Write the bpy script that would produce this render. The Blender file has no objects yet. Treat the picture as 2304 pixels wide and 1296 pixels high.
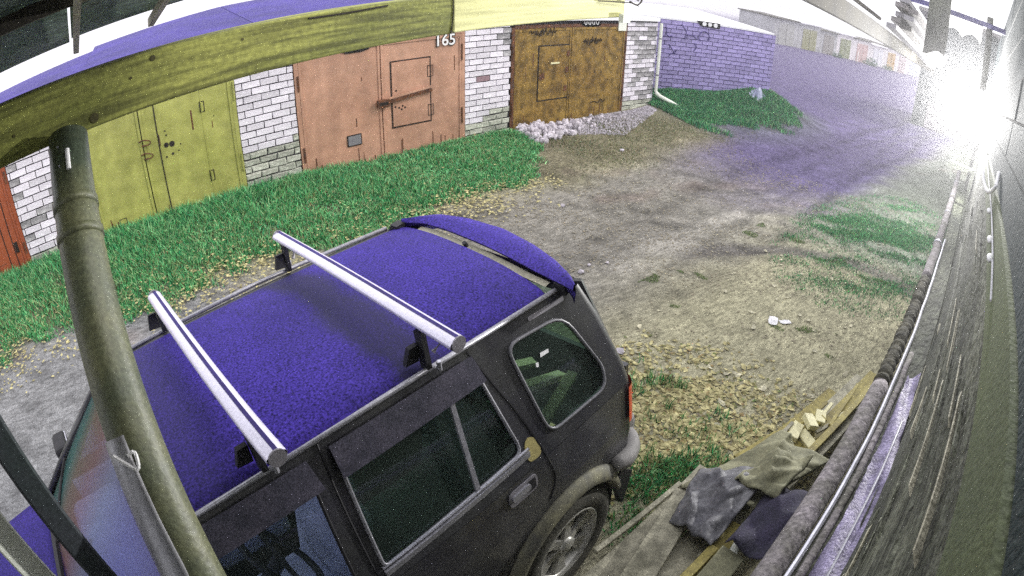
import bpy, bmesh, math, random
import numpy as np
from mathutils import Vector, Matrix
from mathutils.geometry import tessellate_polygon
random.seed(7); rng = np.random.default_rng(7)
R = math.radians
sc = bpy.context.scene
COL = sc.collection
ZUP = 3.0                                   # eye height of the camera: scene numbers are metres from the camera, lifted by this at the end

# ---------------------------------------------------------------- camera, world, sun, exposure
cd = bpy.data.cameras.new('camera'); cam = bpy.data.objects.new('camera', cd); COL.objects.link(cam)
cd.type = 'PANO'; cd.sensor_width = 36.0; cd.clip_start = 0.02; cd.clip_end = 2000.0
cd.panorama_type = 'FISHEYE_LENS_POLYNOMIAL'
cd.fisheye_fov = R(170)
KA, KB = 0.88468, 0.04002
cd.fisheye_polynomial_k0 = 0.0
cd.fisheye_polynomial_k1 = -KA / 18.0
cd.fisheye_polynomial_k2 = 0.0
cd.fisheye_polynomial_k3 = -KB / 18.0 ** 3
cd.fisheye_polynomial_k4 = 0.0
CR = Matrix(((0.79634, 0.3072, -0.52102), (-0.60441, 0.43684, -0.66623), (0.02294, 0.84546, 0.53355)))
cam.matrix_world = Matrix.Translation((0, 0, 0)) @ CR.to_4x4()
sc.camera = cam

SUN_EL, SUN_AZ = R(42), R(-38)              # azimuth measured from +X
w = bpy.data.worlds.new('World'); sc.world = w; w.use_nodes = True
nt = w.node_tree; nt.nodes.clear()
sky = nt.nodes.new('ShaderNodeTexSky'); sky.sky_type = 'NISHITA'; sky.sun_disc = False
sky.sun_elevation = SUN_EL; sky.sun_rotation = math.pi / 2 - SUN_AZ; sky.dust_density = 6.0
mixw = nt.nodes.new('ShaderNodeMix'); mixw.data_type = 'RGBA'; mixw.inputs[0].default_value = 0.9
mixw.inputs[7].default_value = (9.8, 9.7, 10.2, 1)      # even white cloud cover over the sky
bg = nt.nodes.new('ShaderNodeBackground'); bg.inputs[1].default_value = 0.1
out = nt.nodes.new('ShaderNodeOutputWorld')
nt.links.new(sky.outputs[0], mixw.inputs[6]); nt.links.new(mixw.outputs[2], bg.inputs[0]); nt.links.new(bg.outputs[0], out.inputs[0])

sd = bpy.data.lights.new('sun', 'SUN'); sd.energy = 1.0; sd.angle = R(18); sd.color = (1, .95, .86)
sun = bpy.data.objects.new('sun', sd); COL.objects.link(sun)
sv = Vector((math.cos(SUN_EL) * math.cos(SUN_AZ), math.cos(SUN_EL) * math.sin(SUN_AZ), math.sin(SUN_EL)))
sun.rotation_euler = sv.to_track_quat('Z', 'Y').to_euler()
sc.view_settings.view_transform = 'Standard'; sc.view_settings.look = 'None'
sc.view_settings.exposure = 0.92; sc.view_settings.gamma = 1.0; sc.view_settings.use_curve_mapping = False
sc.render.engine = 'CYCLES'
sc.cycles.use_denoising = False; sc.cycles.max_bounces = 6; sc.cycles.volume_bounces = 0
sc.cycles.diffuse_bounces = 3; sc.cycles.glossy_bounces = 3; sc.cycles.transmission_bounces = 6; sc.cycles.transparent_max_bounces = 10
sc.cycles.sample_clamp_indirect = 6.0

# ---------------------------------------------------------------- materials
MATS = {}
def mat(name, col, rough=.8, var=.25, scale=6, col2=None, bump=.0, bscale=60, metal=0, coat=0, stretch=(1, 1, 1), rnd=0, fine=0.12, spec=.4, emit=None, alpha=None, trans=0, wave=None, f2=None):
    if name in MATS: return MATS[name]
    m = bpy.data.materials.new(name); m.use_nodes = True; t = m.node_tree; n = t.nodes; L = t.links
    b = n['Principled BSDF']
    b.inputs['Roughness'].default_value = rough; b.inputs['Metallic'].default_value = metal
    b.inputs['Specular IOR Level'].default_value = spec
    if coat: b.inputs['Coat Weight'].default_value = coat; b.inputs['Coat Roughness'].default_value = .12
    if trans: b.inputs['Transmission Weight'].default_value = trans
    tc = n.new('ShaderNodeTexCoord'); mp = n.new('ShaderNodeMapping'); mp.inputs['Scale'].default_value = stretch
    L.new(tc.outputs['Object'], mp.inputs[0])
    n1 = n.new('ShaderNodeTexNoise'); n1.inputs['Scale'].default_value = scale; n1.inputs['Detail'].default_value = 6; n1.inputs['Roughness'].default_value = .65
    L.new(mp.outputs[0], n1.inputs[0])
    c2 = col2 if col2 else tuple(c * (1 - var) for c in col)
    cr = n.new('ShaderNodeValToRGB'); cr.color_ramp.elements[0].position = .36; cr.color_ramp.elements[1].position = .64
    cr.color_ramp.elements[0].color = (*c2, 1); cr.color_ramp.elements[1].color = (*col, 1)
    L.new(n1.outputs['Fac'], cr.inputs[0])
    last = cr.outputs[0]
    if wave:                                # long grain lines
        wv = n.new('ShaderNodeTexNoise'); wv.inputs['Scale'].default_value = wave[0]; wv.inputs['Detail'].default_value = 8
        mp2 = n.new('ShaderNodeMapping'); mp2.inputs['Scale'].default_value = wave[1]; L.new(tc.outputs['Object'], mp2.inputs[0]); L.new(mp2.outputs[0], wv.inputs[0])
        r2 = n.new('ShaderNodeValToRGB'); r2.color_ramp.elements[0].position = .38; r2.color_ramp.elements[1].position = .6
        r2.color_ramp.elements[0].color = (wave[2],) * 3 + (1,); r2.color_ramp.elements[1].color = (1, 1, 1, 1)
        L.new(wv.outputs['Fac'], r2.inputs[0])
        mm = n.new('ShaderNodeMix'); mm.data_type = 'RGBA'; mm.blend_type = 'MULTIPLY'; mm.inputs[0].default_value = 1
        L.new(last, mm.inputs[6]); L.new(r2.outputs[0], mm.inputs[7]); last = mm.outputs[2]
    if fine:                                # fine speckle
        nf = n.new('ShaderNodeTexNoise'); nf.inputs['Scale'].default_value = f2 or bscale * 2; nf.inputs['Detail'].default_value = 3
        L.new(tc.outputs['Object'], nf.inputs[0])
        mr = n.new('ShaderNodeMapRange'); mr.inputs[1].default_value = .3; mr.inputs[2].default_value = .7; mr.inputs[3].default_value = 1 - fine * 2; mr.inputs[4].default_value = 1 + fine * 2
        L.new(nf.outputs['Fac'], mr.inputs[0])
        mm = n.new('ShaderNodeVectorMath'); mm.operation = 'SCALE'; L.new(last, mm.inputs[0]); L.new(mr.outputs[0], mm.inputs[3]); last = mm.outputs[0]
    if rnd:
        oi = n.new('ShaderNodeObjectInfo'); mr = n.new('ShaderNodeMapRange'); mr.inputs[3].default_value = 1 - rnd; mr.inputs[4].default_value = 1 + rnd * .4
        L.new(oi.outputs['Random'], mr.inputs[0])
        mm = n.new('ShaderNodeVectorMath'); mm.operation = 'SCALE'; L.new(last, mm.inputs[0]); L.new(mr.outputs[0], mm.inputs[3]); last = mm.outputs[0]
    L.new(last, b.inputs['Base Color'])
    if bump:
        nb = n.new('ShaderNodeTexNoise'); nb.inputs['Scale'].default_value = bscale; nb.inputs['Detail'].default_value = 5; L.new(mp.outputs[0], nb.inputs[0])
        bp = n.new('ShaderNodeBump'); bp.inputs['Strength'].default_value = bump; bp.inputs['Distance'].default_value = .02
        L.new(nb.outputs['Fac'], bp.inputs['Height']); L.new(bp.outputs[0], b.inputs['Normal'])
    if emit: b.inputs['Emission Color'].default_value = (*emit[0], 1); b.inputs['Emission Strength'].default_value = emit[1]
    MATS[name] = m; return m

M_brick = mat('white_silicate_brick', (.90, .86, .94), .85, col2=(.70, .67, .74), scale=5, bump=.4, bscale=60, rnd=.2, fine=.12)
M_brickw = mat('weathered_brick', (.62, .64, .55), .9, col2=(.30, .31, .26), scale=7, bump=.5, bscale=40, rnd=.3, fine=.15)
M_brickd = mat('stained_brick', (.62, .60, .62), .9, col2=(.16, .16, .17), scale=5, bump=.4, bscale=40, rnd=.35, fine=.15)
M_brickp = mat('violet_brick', (.45, .38, .72), .85, col2=(.30, .26, .50), scale=2.2, bump=.3, bscale=50, rnd=.22, fine=.14)
M_brickpk = mat('pink_brick', (.36, .24, .27), .85, scale=8, rnd=.1)
M_mortar = mat('dark_mortar', (.045, .042, .05), .95, bump=.5, bscale=60)
M_mortarp = mat('violet_mortar', (.09, .06, .22), .95, bump=.5, bscale=60)
M_pink = mat('salmon_door_paint', (.55, .315, .215), .6, col2=(.46, .25, .165), scale=1.6, fine=.07, wave=(2.5, (1, 1, .35), .80), bump=.5, bscale=3)
M_green = mat('green_door_paint', (.42, .43, .12), .6, col2=(.34, .355, .085), scale=1.5, fine=.07, wave=(2.5, (1, 1, .4), .82), bump=.5, bscale=3)
M_ochre = mat('ochre_rusty_paint', (.30, .19, .04), .75, col2=(.225, .13, .026), scale=1.4, fine=.2, bscale=16, wave=(7, (1, 1, .8), .45), bump=.15)
M_red = mat('red_door_paint', (.34, .085, .03), .7, col2=(.25, .055, .02), scale=2, fine=.08)
M_line = mat('dark_line', (.02, .015, .012), .9, fine=0)
M_rust = mat('rusty_steel', (.16, .06, .022), .85, col2=(.06, .03, .02), scale=14, bump=.3)
M_steel = mat('grey_steel', (.30, .29, .32), .5, metal=.3, scale=8, fine=.08)
M_roof = mat('violet_roofing_felt', (.06, .042, .27), .85, scale=.9, col2=(.04, .03, .17), fine=.2, bscale=20)
M_galv = mat('galvanised_sheet', (.85, .85, .87), .5, scale=2, var=.1)
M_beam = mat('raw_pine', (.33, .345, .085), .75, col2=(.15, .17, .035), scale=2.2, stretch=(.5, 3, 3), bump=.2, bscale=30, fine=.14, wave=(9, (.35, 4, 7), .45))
M_beamend = mat('lamplit_pine', (.85, .85, .42), .7, col2=(.62, .62, .28), scale=2, stretch=(.4, 3, 3), fine=.06, wave=(9, (.3, 4, 7), .75))  # same pine, lightened for the lamp's light on the right end
M_strut = mat('olive_painted_pipe', (.15, .155, .08), .5, col2=(.055, .075, .05), scale=3.2, stretch=(1, 1, 1), bump=.12, bscale=50, fine=.14, spec=.6)
M_sleeve = mat('pale_sleeve', (.34, .34, .36), .4, metal=.35, scale=10, fine=.08)
M_tube = mat('dark_painted_tube', (.045, .05, .06), .6, col2=(.025, .04, .035), scale=3, fine=.15)
M_whitep = mat('white_painted_board', (.80, .83, .74), .6, scale=3, var=.12, fine=.04)
M_log = mat('mossy_pipe', (.26, .235, .25), .95, col2=(.12, .115, .10), scale=5, bump=.6, bscale=25, fine=.22)
M_bark = mat('wet_bark', (.075, .07, .045), .95, col2=(.02, .02, .014), scale=9, bump=1, bscale=25, fine=.3)
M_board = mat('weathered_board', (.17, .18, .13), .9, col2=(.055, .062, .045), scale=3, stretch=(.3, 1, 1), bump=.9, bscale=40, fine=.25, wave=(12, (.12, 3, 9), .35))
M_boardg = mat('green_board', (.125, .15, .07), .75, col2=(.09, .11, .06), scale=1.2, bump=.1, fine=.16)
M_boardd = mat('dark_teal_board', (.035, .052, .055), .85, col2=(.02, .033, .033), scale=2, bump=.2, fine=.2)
M_lilac = mat('lilac_film', (.30, .265, .42), .6, col2=(.13, .115, .18), scale=12, bump=.5, bscale=60, fine=.2)
M_alu = mat('aluminium', (.72, .72, .80), .3, metal=.7, scale=20, fine=.06)
M_aluw = mat('anodised_bar', (.80, .78, .92), .35, metal=.35, scale=20, var=.08, fine=.05)
M_osb = mat('dark_chipboard', (.36, .42, .37), .85, col2=(.17, .25, .18), scale=1.4, fine=.25, wave=(30, (1, 1, 1), .6))
M_batten = mat('pale_batten', (.55, .52, .40), .8, scale=5)
M_dbeam = mat('dark_timber', (.10, .09, .065), .85, col2=(.05, .045, .04), scale=3, fine=.2)
M_paint = mat('charcoal_car_paint', (.040, .040, .050), .32, col2=(.065, .066, .066), scale=3.5, coat=.35, fine=.28, f2=200, wave=(6, (1, 1, .3), .7))
M_croof = mat('painted_car_roof_sheen', (.055, .034, .30), .6, col2=(.036, .024, .20), scale=1.6, fine=.4, f2=120, spec=.1)  # black roof paint coloured with the violet sheen of the reflected sky
def roof_reflection_bands():
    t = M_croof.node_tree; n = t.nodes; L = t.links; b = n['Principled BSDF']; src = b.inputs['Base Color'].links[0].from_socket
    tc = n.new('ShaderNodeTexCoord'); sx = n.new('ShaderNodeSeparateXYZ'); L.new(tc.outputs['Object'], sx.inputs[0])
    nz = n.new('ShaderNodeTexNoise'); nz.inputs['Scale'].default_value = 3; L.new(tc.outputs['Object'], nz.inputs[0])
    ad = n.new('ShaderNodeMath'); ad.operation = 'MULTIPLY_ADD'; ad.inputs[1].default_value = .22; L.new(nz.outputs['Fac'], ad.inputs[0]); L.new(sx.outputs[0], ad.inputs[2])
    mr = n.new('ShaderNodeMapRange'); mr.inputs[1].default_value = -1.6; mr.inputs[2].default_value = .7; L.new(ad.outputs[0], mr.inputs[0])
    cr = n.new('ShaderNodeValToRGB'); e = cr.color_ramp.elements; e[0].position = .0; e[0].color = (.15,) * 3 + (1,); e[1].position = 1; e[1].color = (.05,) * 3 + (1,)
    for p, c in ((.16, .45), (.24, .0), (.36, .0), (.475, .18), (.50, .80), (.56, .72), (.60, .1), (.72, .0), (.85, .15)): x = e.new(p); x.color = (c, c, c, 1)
    L.new(mr.outputs[0], cr.inputs[0]); mx = n.new('ShaderNodeMix'); mx.data_type = 'RGBA'; L.new(cr.outputs[0], mx.inputs[0]); L.new(src, mx.inputs[6]); mx.inputs[7].default_value = (.04, .04, .075, 1); L.new(mx.outputs[2], b.inputs['Base Color'])   # dark reflection bands painted across the roof
M_clad = mat('khaki_cladding', (.24, .23, .15), .7, col2=(.09, .09, .085), scale=7, fine=.15)
roof_reflection_bands()
M_cladg = mat('grey_cladding', (.27, .26, .25), .7, scale=4, fine=.12)
M_trim = mat('window_trim', (.40, .40, .44), .35, metal=.4, scale=30, fine=.1)
M_seal = mat('dark_seal', (.20, .20, .22), .4, fine=.1)
M_black = mat('black_plastic', (.018, .018, .022), .55, fine=.1)
M_tyre = mat('tyre_rubber', (.11, .105, .085), .9, col2=(.06, .06, .05), scale=12, bump=.3, fine=.15)
M_rim = mat('alloy_rim', (.62, .61, .56), .35, metal=.4, scale=9, var=.15, fine=.05)
M_tail = mat('red_lens', (.75, .06, .02), .25, scale=20, var=.2, coat=.5)
M_visor = mat('smoked_visor', (.075, .07, .095), .3, col2=(.04, .04, .055), scale=14, fine=.3, f2=200)
M_seat = mat('grey_upholstery', (.16, .19, .17), .9, fine=.15)
M_dash = mat('pale_blue_trim', (.72, .76, .95), .8, fine=.1)
M_patch = mat('ochre_primer', (.42, .36, .14), .8, scale=18, fine=.1)
M_stone = mat('pale_stone', (.68, .64, .70), .9, col2=(.42, .39, .42), scale=9, bump=.4, bscale=30, rnd=.3, fine=.1)
M_leafy = mat('dry_leaf', (.60, .55, .28), .8, col2=(.22, .19, .08), scale=22, fine=.2, bscale=8)
M_leafp = mat('pale_dry_leaf', (.74, .70, .50), .8, scale=9, rnd=.35)
M_paper = mat('white_paper', (.85, .84, .86), .8, scale=20, var=.1)
M_bag = mat('pale_blue_plastic', (.42, .45, .62), .5, scale=20, var=.4)
M_tarpk = mat('khaki_tarpaulin', (.25, .245, .15), .8, col2=(.16, .16, .10), scale=5, bump=.4, bscale=25, fine=.12)
M_tarpg = mat('grey_tarpaulin', (.17, .17, .18), .6, col2=(.06, .06, .075), scale=5, bump=.4, bscale=20, fine=.15)
M_tarpd = mat('violet_cloth', (.035, .03, .06), .9, col2=(.03, .03, .045), scale=6, bump=.4, fine=.25)
M_wood = mat('fresh_plank', (.42, .36, .10), .7, col2=(.22, .18, .045), scale=4, stretch=(1, 1, 1), fine=.12, wave=(14, (3, 3, 3), .7))
M_wood2 = mat('old_plank', (.42, .40, .30), .8, col2=(.26, .25, .18), scale=4, bump=.3, fine=.14, wave=(8, (2, 2, 2), .7))
M_cutend = mat('reflection_lath_wood', (.78, .74, .45), .7, scale=12, var=.2)
M_cable = mat('pale_cable', (.60, .60, .64), .5)
M_blackp = mat('vent_hole', (.008, .008, .008), 1, fine=0)
M_white = mat('white_lettering', (.85, .85, .86), .7, fine=0, var=.05)
M_scr = mat('dark_scrawl', (.03, .02, .012), .9, fine=0)
M_scrp = mat('violet_scrawl', (.06, .04, .2), .9, fine=0)

M_sheet = mat('sky_gap_plastic', (.85, .85, .85), .6, fine=.03)  # translucent white sheet standing in for bright sky
_sn = M_sheet.node_tree; _tl = _sn.nodes.new('ShaderNodeBsdfTranslucent'); _tl.inputs[0].default_value = (.95, .95, .95, 1); _mx = _sn.nodes.new('ShaderNodeMixShader'); _mx.inputs[0].default_value = .6
_sn.links.new(_sn.nodes['Principled BSDF'].outputs[0], _mx.inputs[1]); _sn.links.new(_tl.outputs[0], _mx.inputs[2]); _sn.links.new(_mx.outputs[0], _sn.nodes['Material Output'].inputs[0])
def glass(name, tint, rough=.05, t=.55, dust=(.09, .13, .11)):
    if name in MATS: return MATS[name]
    m = bpy.data.materials.new(name); m.use_nodes = True; n = m.node_tree.nodes; L = m.node_tree.links; n.remove(n['Principled BSDF'])
    o = n['Material Output']; g = n.new('ShaderNodeBsdfGlossy'); g.inputs['Roughness'].default_value = rough; g.inputs[0].default_value = (.75, .8, .85, 1)
    tr = n.new('ShaderNodeBsdfTransparent'); tr.inputs[0].default_value = (*[c * t for c in tint], 1)
    f = n.new('ShaderNodeFresnel'); f.inputs[0].default_value = 1.5; mx = n.new('ShaderNodeMixShader')
    df = n.new('ShaderNodeBsdfDiffuse'); df.inputs[0].default_value = (*dust, 1); m0 = n.new('ShaderNodeMixShader'); m0.inputs[0].default_value = .22; L.new(tr.outputs[0], m0.inputs[1]); L.new(df.outputs[0], m0.inputs[2])
    L.new(f.outputs[0], mx.inputs[0]); L.new(m0.outputs[0], mx.inputs[1]); L.new(g.outputs[0], mx.inputs[2]); L.new(mx.outputs[0], o.inputs[0])
    MATS[name] = m; return m
M_glass = glass('tinted_glass', (.72, .95, .80), .05, .72)
M_glassf = glass('clear_glass', (.9, .97, 1), .05, 1.0, (.06, .08, .08))
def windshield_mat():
    m = bpy.data.materials.new('painted_reflection_windscreen'); m.use_nodes = True; n = m.node_tree.nodes; L = m.node_tree.links; b = n['Principled BSDF']
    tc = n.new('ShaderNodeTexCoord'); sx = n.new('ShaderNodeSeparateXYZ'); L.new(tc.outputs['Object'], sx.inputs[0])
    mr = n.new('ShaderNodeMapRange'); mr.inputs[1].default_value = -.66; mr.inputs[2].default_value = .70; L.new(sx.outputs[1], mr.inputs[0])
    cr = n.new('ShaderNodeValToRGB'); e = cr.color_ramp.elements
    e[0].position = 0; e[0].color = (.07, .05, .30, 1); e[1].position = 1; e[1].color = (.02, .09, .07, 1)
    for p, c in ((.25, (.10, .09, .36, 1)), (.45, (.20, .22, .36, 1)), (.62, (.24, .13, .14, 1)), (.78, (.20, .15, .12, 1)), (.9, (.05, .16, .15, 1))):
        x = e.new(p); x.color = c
    L.new(mr.outputs[0], cr.inputs[0]); L.new(cr.outputs[0], b.inputs['Base Color'])     # sky reflections painted as colour bands across the windscreen
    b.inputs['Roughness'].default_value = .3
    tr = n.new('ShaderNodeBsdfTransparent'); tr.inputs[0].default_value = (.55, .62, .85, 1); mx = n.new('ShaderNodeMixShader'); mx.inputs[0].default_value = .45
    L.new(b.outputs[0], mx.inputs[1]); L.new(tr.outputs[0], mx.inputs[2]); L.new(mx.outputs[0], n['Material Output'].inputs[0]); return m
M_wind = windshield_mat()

# ---------------------------------------------------------------- mesh helpers
class B:
    """collects geometry for one object"""
    def __init__(s): s.v = []; s.f = []; s.sm = False
    def add(s, v, f):
        o = len(s.v); s.v += [tuple(p) for p in v]; s.f += [tuple(i + o for i in q) for q in f]; return s
    def box(s, c, d, M=None):
        x, y, z = d[0] / 2, d[1] / 2, d[2] / 2; c = Vector(c)
        vs = [Vector((i * x, j * y, k * z)) for k in (-1, 1) for j in (-1, 1) for i in (-1, 1)]
        if M is not None: vs = [M @ p for p in vs]
        return s.add([p + c for p in vs], [(0, 2, 3, 1), (4, 5, 7, 6), (0, 1, 5, 4), (2, 6, 7, 3), (0, 4, 6, 2), (1, 3, 7, 5)])
    def bar(s, p, q, wd, ht, up=(0, 0, 1)):
        p = Vector(p); q = Vector(q); a = (q - p); L = a.length; a.normalize(); u = Vector(up); b = u.cross(a).normalized(); u = a.cross(b)
        M = Matrix((a, b, u)).transposed()
        return s.box((p + q) / 2, (L, wd, ht), M)
    def tube(s, pts, r, n=10, cap=True):
        pts = [Vector(p) for p in pts]; m = len(pts); rs = r if isinstance(r, (list, tuple)) else [r] * m
        ring = []; up = Vector((0, 0, 1))
        for i, p in enumerate(pts):
            a = (pts[min(i + 1, m - 1)] - pts[max(i - 1, 0)]).normalized()
            if abs(a.dot(up)) > .95: up = Vector((1, 0, 0)) if abs(a.x) < .9 else Vector((0, 1, 0))
            b = up.cross(a).normalized(); c = a.cross(b)
            ring.append([p + (b * math.cos(2 * math.pi * k / n) + c * math.sin(2 * math.pi * k / n)) * rs[i] for k in range(n)])
        v = [q for rr in ring for q in rr]; f = []
        for i in range(m - 1):
            for k in range(n): f.append((i * n + k, i * n + (k + 1) % n, (i + 1) * n + (k + 1) % n, (i + 1) * n + k))
        if cap: f.append(tuple(range(n - 1, -1, -1))); f.append(tuple((m - 1) * n + k for k in range(n)))
        return s.add(v, f)
    def grid(s, rows):
        n = len(rows[0]); v = [p for r in rows for p in r]; f = []
        for i in range(len(rows) - 1):
            for k in range(n - 1): f.append((i * n + k, i * n + k + 1, (i + 1) * n + k + 1, (i + 1) * n + k))
        return s.add(v, f)
    def mesh(s, name, m=None, smooth=False):
        me = bpy.data.meshes.new(name); me.from_pydata(s.v, [], s.f); me.update()
        if m: me.materials.append(m)
        if smooth: me.polygons.foreach_set('use_smooth', [True] * len(me.polygons))
        return me
    def obj(s, name, m, parent=None, smooth=False, bevel=0, solid=0, bseg=1):
        if parent is not None and parent.get('_local') is None:
            o = parent_world(parent); s.v = [tuple(Vector(p) - o) for p in s.v]
        me = s.mesh(name, m, smooth); ob = bpy.data.objects.new(name, me); COL.objects.link(ob)
        if parent is not None: ob.parent = parent; ob['_w'] = list(parent_world(parent))
        if solid: q = ob.modifiers.new('solid', 'SOLIDIFY'); q.thickness = solid; q.offset = -1
        if bevel: q = ob.modifiers.new('bevel', 'BEVEL'); q.width = bevel; q.segments = bseg; q.limit_method = 'ANGLE'
        return ob
def parent_world(p):
    o = Vector((0, 0, 0))
    while p is not None:
        if p.get('_local'): return Vector((0, 0, 0))
        o += p.location; p = p.parent
    return o
def tag(o, label=None, cat=None, group=None, kind=None):
    if label: o['label'] = label
    if cat: o['category'] = cat
    if group: o['group'] = group
    if kind: o['kind'] = kind
    return o
def empty(name, loc, label=None, cat=None, group=None, kind=None):
    o = bpy.data.objects.new(name, None); COL.objects.link(o); o.location = loc; o.empty_display_size = .1
    return tag(o, label, cat, group, kind)
def sub(o, me, name, loc=(0, 0, 0), rot=None, scale=None):
    """a child piece that shares mesh data; loc is relative to the parent's origin"""
    c = bpy.data.objects.new(name, me); COL.objects.link(c); c.parent = o; c.location = loc
    if rot: c.rotation_euler = rot
    if scale: c.scale = scale
    return c
def catmull(pts, n=6):
    P = [Vector(p) for p in pts]; P = [P[0] * 2 - P[1]] + P + [P[-1] * 2 - P[-2]]; o = []
    for i in range(1, len(P) - 2):
        for k in range(n):
            t = k / n; a, b, c, d = P[i - 1], P[i], P[i + 1], P[i + 2]
            o.append(.5 * ((2 * b) + (-a + c) * t + (2 * a - 5 * b + 4 * c - d) * t * t + (-a + 3 * b - 3 * c + d) * t ** 3))
    o.append(P[-2]); return o

# frame of the camera-side wall: x along it, y out of it, z up
D_ = Vector((.993, .102, -.072)).normalized(); L_ = Vector((-.102, .995, 0)).normalized(); U_ = D_.cross(L_)
def W(x, y, z): return D_ * x + L_ * y + U_ * z

# ---------------------------------------------------------------- ground
def sstep(a, b, x): t = np.clip((x - a) / (b - a), 0, 1); return t * t * (3 - 2 * t)
_ph = rng.uniform(0, 6.28, (14,)); _kx = rng.normal(0, 1, 14); _ky = rng.normal(0, 1, 14)
def fbm(x, y, f):
    s = 0
    for i in range(14): s = s + np.sin(f * (1 + i * .37) * (_kx[i] * x + _ky[i] * y) + _ph[i]) / (1 + i * .5)
    return s * .3
def gz(x, y):
    x = np.asarray(x, float); y = np.asarray(y, float)
    c = np.clip(y - .09 * x, -2, 30)
    z = -2.93 - .09 * np.clip(c - 1.0, -.3, 2.2)
    z = z + .30 * sstep(4.2, 7.4, y) * (1 - sstep(9, 20, x))
    z = z - .03 * np.clip(x - 10, 0, 60) * sstep(9, 14, x)
    z = z + .75 * np.exp(-(((x - 12.9) / 1.5) ** 2 + ((y - 6.9) / 1.3) ** 2)) + .2 * np.exp(-(((x - 10.5) / 1.2) ** 2 + ((y - 7.8) / .8) ** 2))
    z = z + .02 * fbm(x, y, .9) + .006 * fbm(y, x, 5)
    for c0 in (2.55, 4.1):                          # wheel ruts along the road
        z = z - .035 * np.exp(-((y - .05 * x - c0) / .16) ** 2) * sstep(1, 4, x)
    rr = np.hypot(x - 4.6, y - 1.2); z = z - .03 * np.exp(-((rr - 2.1) / .12) ** 2) * sstep(4.6, 5.6, x)
    return z
def add_ground():
    def axis(pts):
        o = []
        for a, b, s in pts: o += list(np.arange(a, b, s))
        return np.array(o + [pts[-1][1]])
    xs = axis([(-600, -60, 60), (-60, -8, 4), (-8, -3, .5), (-3, 9, .045), (9, 18, .12), (18, 40, 1), (40, 100, 5), (100, 900, 80)])
    ys = axis([(-600, -60, 60), (-60, -4, 4), (-4, 0, .5), (0, 8, .045), (8, 14, .3), (14, 40, 2), (40, 100, 6), (100, 900, 80)])
    X, Y = np.meshgrid(xs, ys); Z = gz(X, Y)
    nx, ny = len(xs), len(ys)
    V = np.stack([X.ravel(), Y.ravel(), Z.ravel()], 1)
    idx = np.arange(nx * ny).reshape(ny, nx)
    F = np.stack([idx[:-1, :-1].ravel(), idx[:-1, 1:].ravel(), idx[1:, 1:].ravel(), idx[1:, :-1].ravel()], 1)
    me = bpy.data.meshes.new('ground'); me.vertices.add(len(V)); me.vertices.foreach_set('co', V.ravel().astype('f'))
    me.loops.add(F.size); me.loops.foreach_set('vertex_index', F.ravel().astype('i')); me.polygons.add(len(F))
    me.polygons.foreach_set('loop_start', np.arange(0, F.size, 4, dtype='i')); me.update(calc_edges=True); me.validate()
    me.polygons.foreach_set('use_smooth', [True] * len(F))
    # earth colours: beige clay by the wall, violet-grey gravel on the road, brown soil under the grass
    nz = fbm(X, Y, 1.3) + .5 * fbm(Y, X, 4)
    road = sstep(2.0, 3.6, Y + .35 * nz - .02 * X) * (1 - sstep(5.2, 6.0, Y + .2 * nz)) 
    far = sstep(6.5, 9.5, X + .5 * nz) * sstep(1.9, 3.2, Y + .3 * nz)
    left = 1 - sstep(-.5, 2.0, X + .3 * nz)
    beige = np.array([.40, .38, .255]); grey = np.array([.215, .205, .19]); viol = np.array([.115, .095, .19]); soil = np.array([.13, .125, .08]); lg = np.array([.235, .24, .25])
    C = np.broadcast_to(beige, X.shape + (3,)).copy()
    def mx(C, c, m): return C * (1 - m[..., None]) + c * m[..., None]
    C = mx(C, grey, np.clip(road * .9, 0, 1)); C = mx(C, lg, left * .9)
    C = mx(C, viol, far)
    bank = sstep(5.5, 6.1, Y + .15 * nz) * (1 - sstep(5.0, 6.0, X + .3 * nz)); C = mx(C, soil, bank)
    tan = sstep(4.6, 5.5, X + .3 * nz) * (1 - sstep(9.0, 10.6, X)) * sstep(5.2, 6.1, Y + .2 * nz); C = mx(C, np.array([.19, .175, .115]), tan)
    mound = np.clip(1.6 - np.hypot((X - 12.5) / 2.6, (Y - 7.2) / 1.6), 0, 1); C = mx(C, np.array([.10, .13, .08]), mound * .8)
    teal = sstep(6.2, 7.6, X) * (1 - sstep(2.2, 3.2, Y + .3 * nz)); C = mx(C, np.array([.17, .20, .17]), teal * .8)
    brown = sstep(.25, .7, fbm(X * .8, Y * 2.2, 1.2)) * .55 * (1 - far); C = mx(C, np.array([.22, .17, .15]), brown)
    arc = np.exp(-((np.hypot(X - 4.6, Y - 1.2) - 2.1) / .1) ** 2) * sstep(4.6, 5.6, X); C = mx(C, np.array([.13, .12, .12]), arc * .75); arc = np.exp(-((np.hypot(X - 4.5, Y - 1.1) - 2.35) / .09) ** 2) * sstep(4.9, 5.8, X); C = mx(C, np.array([.15, .14, .14]), arc * .6)
    for c0, wd_, k_ in ((2.55, .13, .5), (3.0, .09, .35), (4.1, .16, .45), (3.55, .1, .3)):
        tr = np.exp(-((Y - .05 * X - c0 - .12 * np.sin(X * .7 + c0 * 5)) / wd_) ** 2) * sstep(1, 4, X) * np.clip(.5 + fbm(X * 3, Y, 1.1), 0, 1); C = C * (1 - tr[..., None] * k_)
    pal = np.exp(-((Y - .05 * X - 3.3) / .22) ** 2) * sstep(2.5, 5, X) * (1 - far); C = C * (1 + pal[..., None] * .35)
    clr = 1 - sstep(2.6, 3.6, Y); dk = np.clip(fbm(X * 1.3, Y * 1.7, 2.6) - .15, 0, 1) * (Y < 6) * (1 - .65 * clr) * (1 - .8 * far); C = C * (1 - dk[..., None] * .7)
    lt_ = np.clip(fbm(Y * 1.1, X * .9, 1.9) - .2, 0, 1) * (Y < 6); C = C * (1 + lt_[..., None] * .7)
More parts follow.
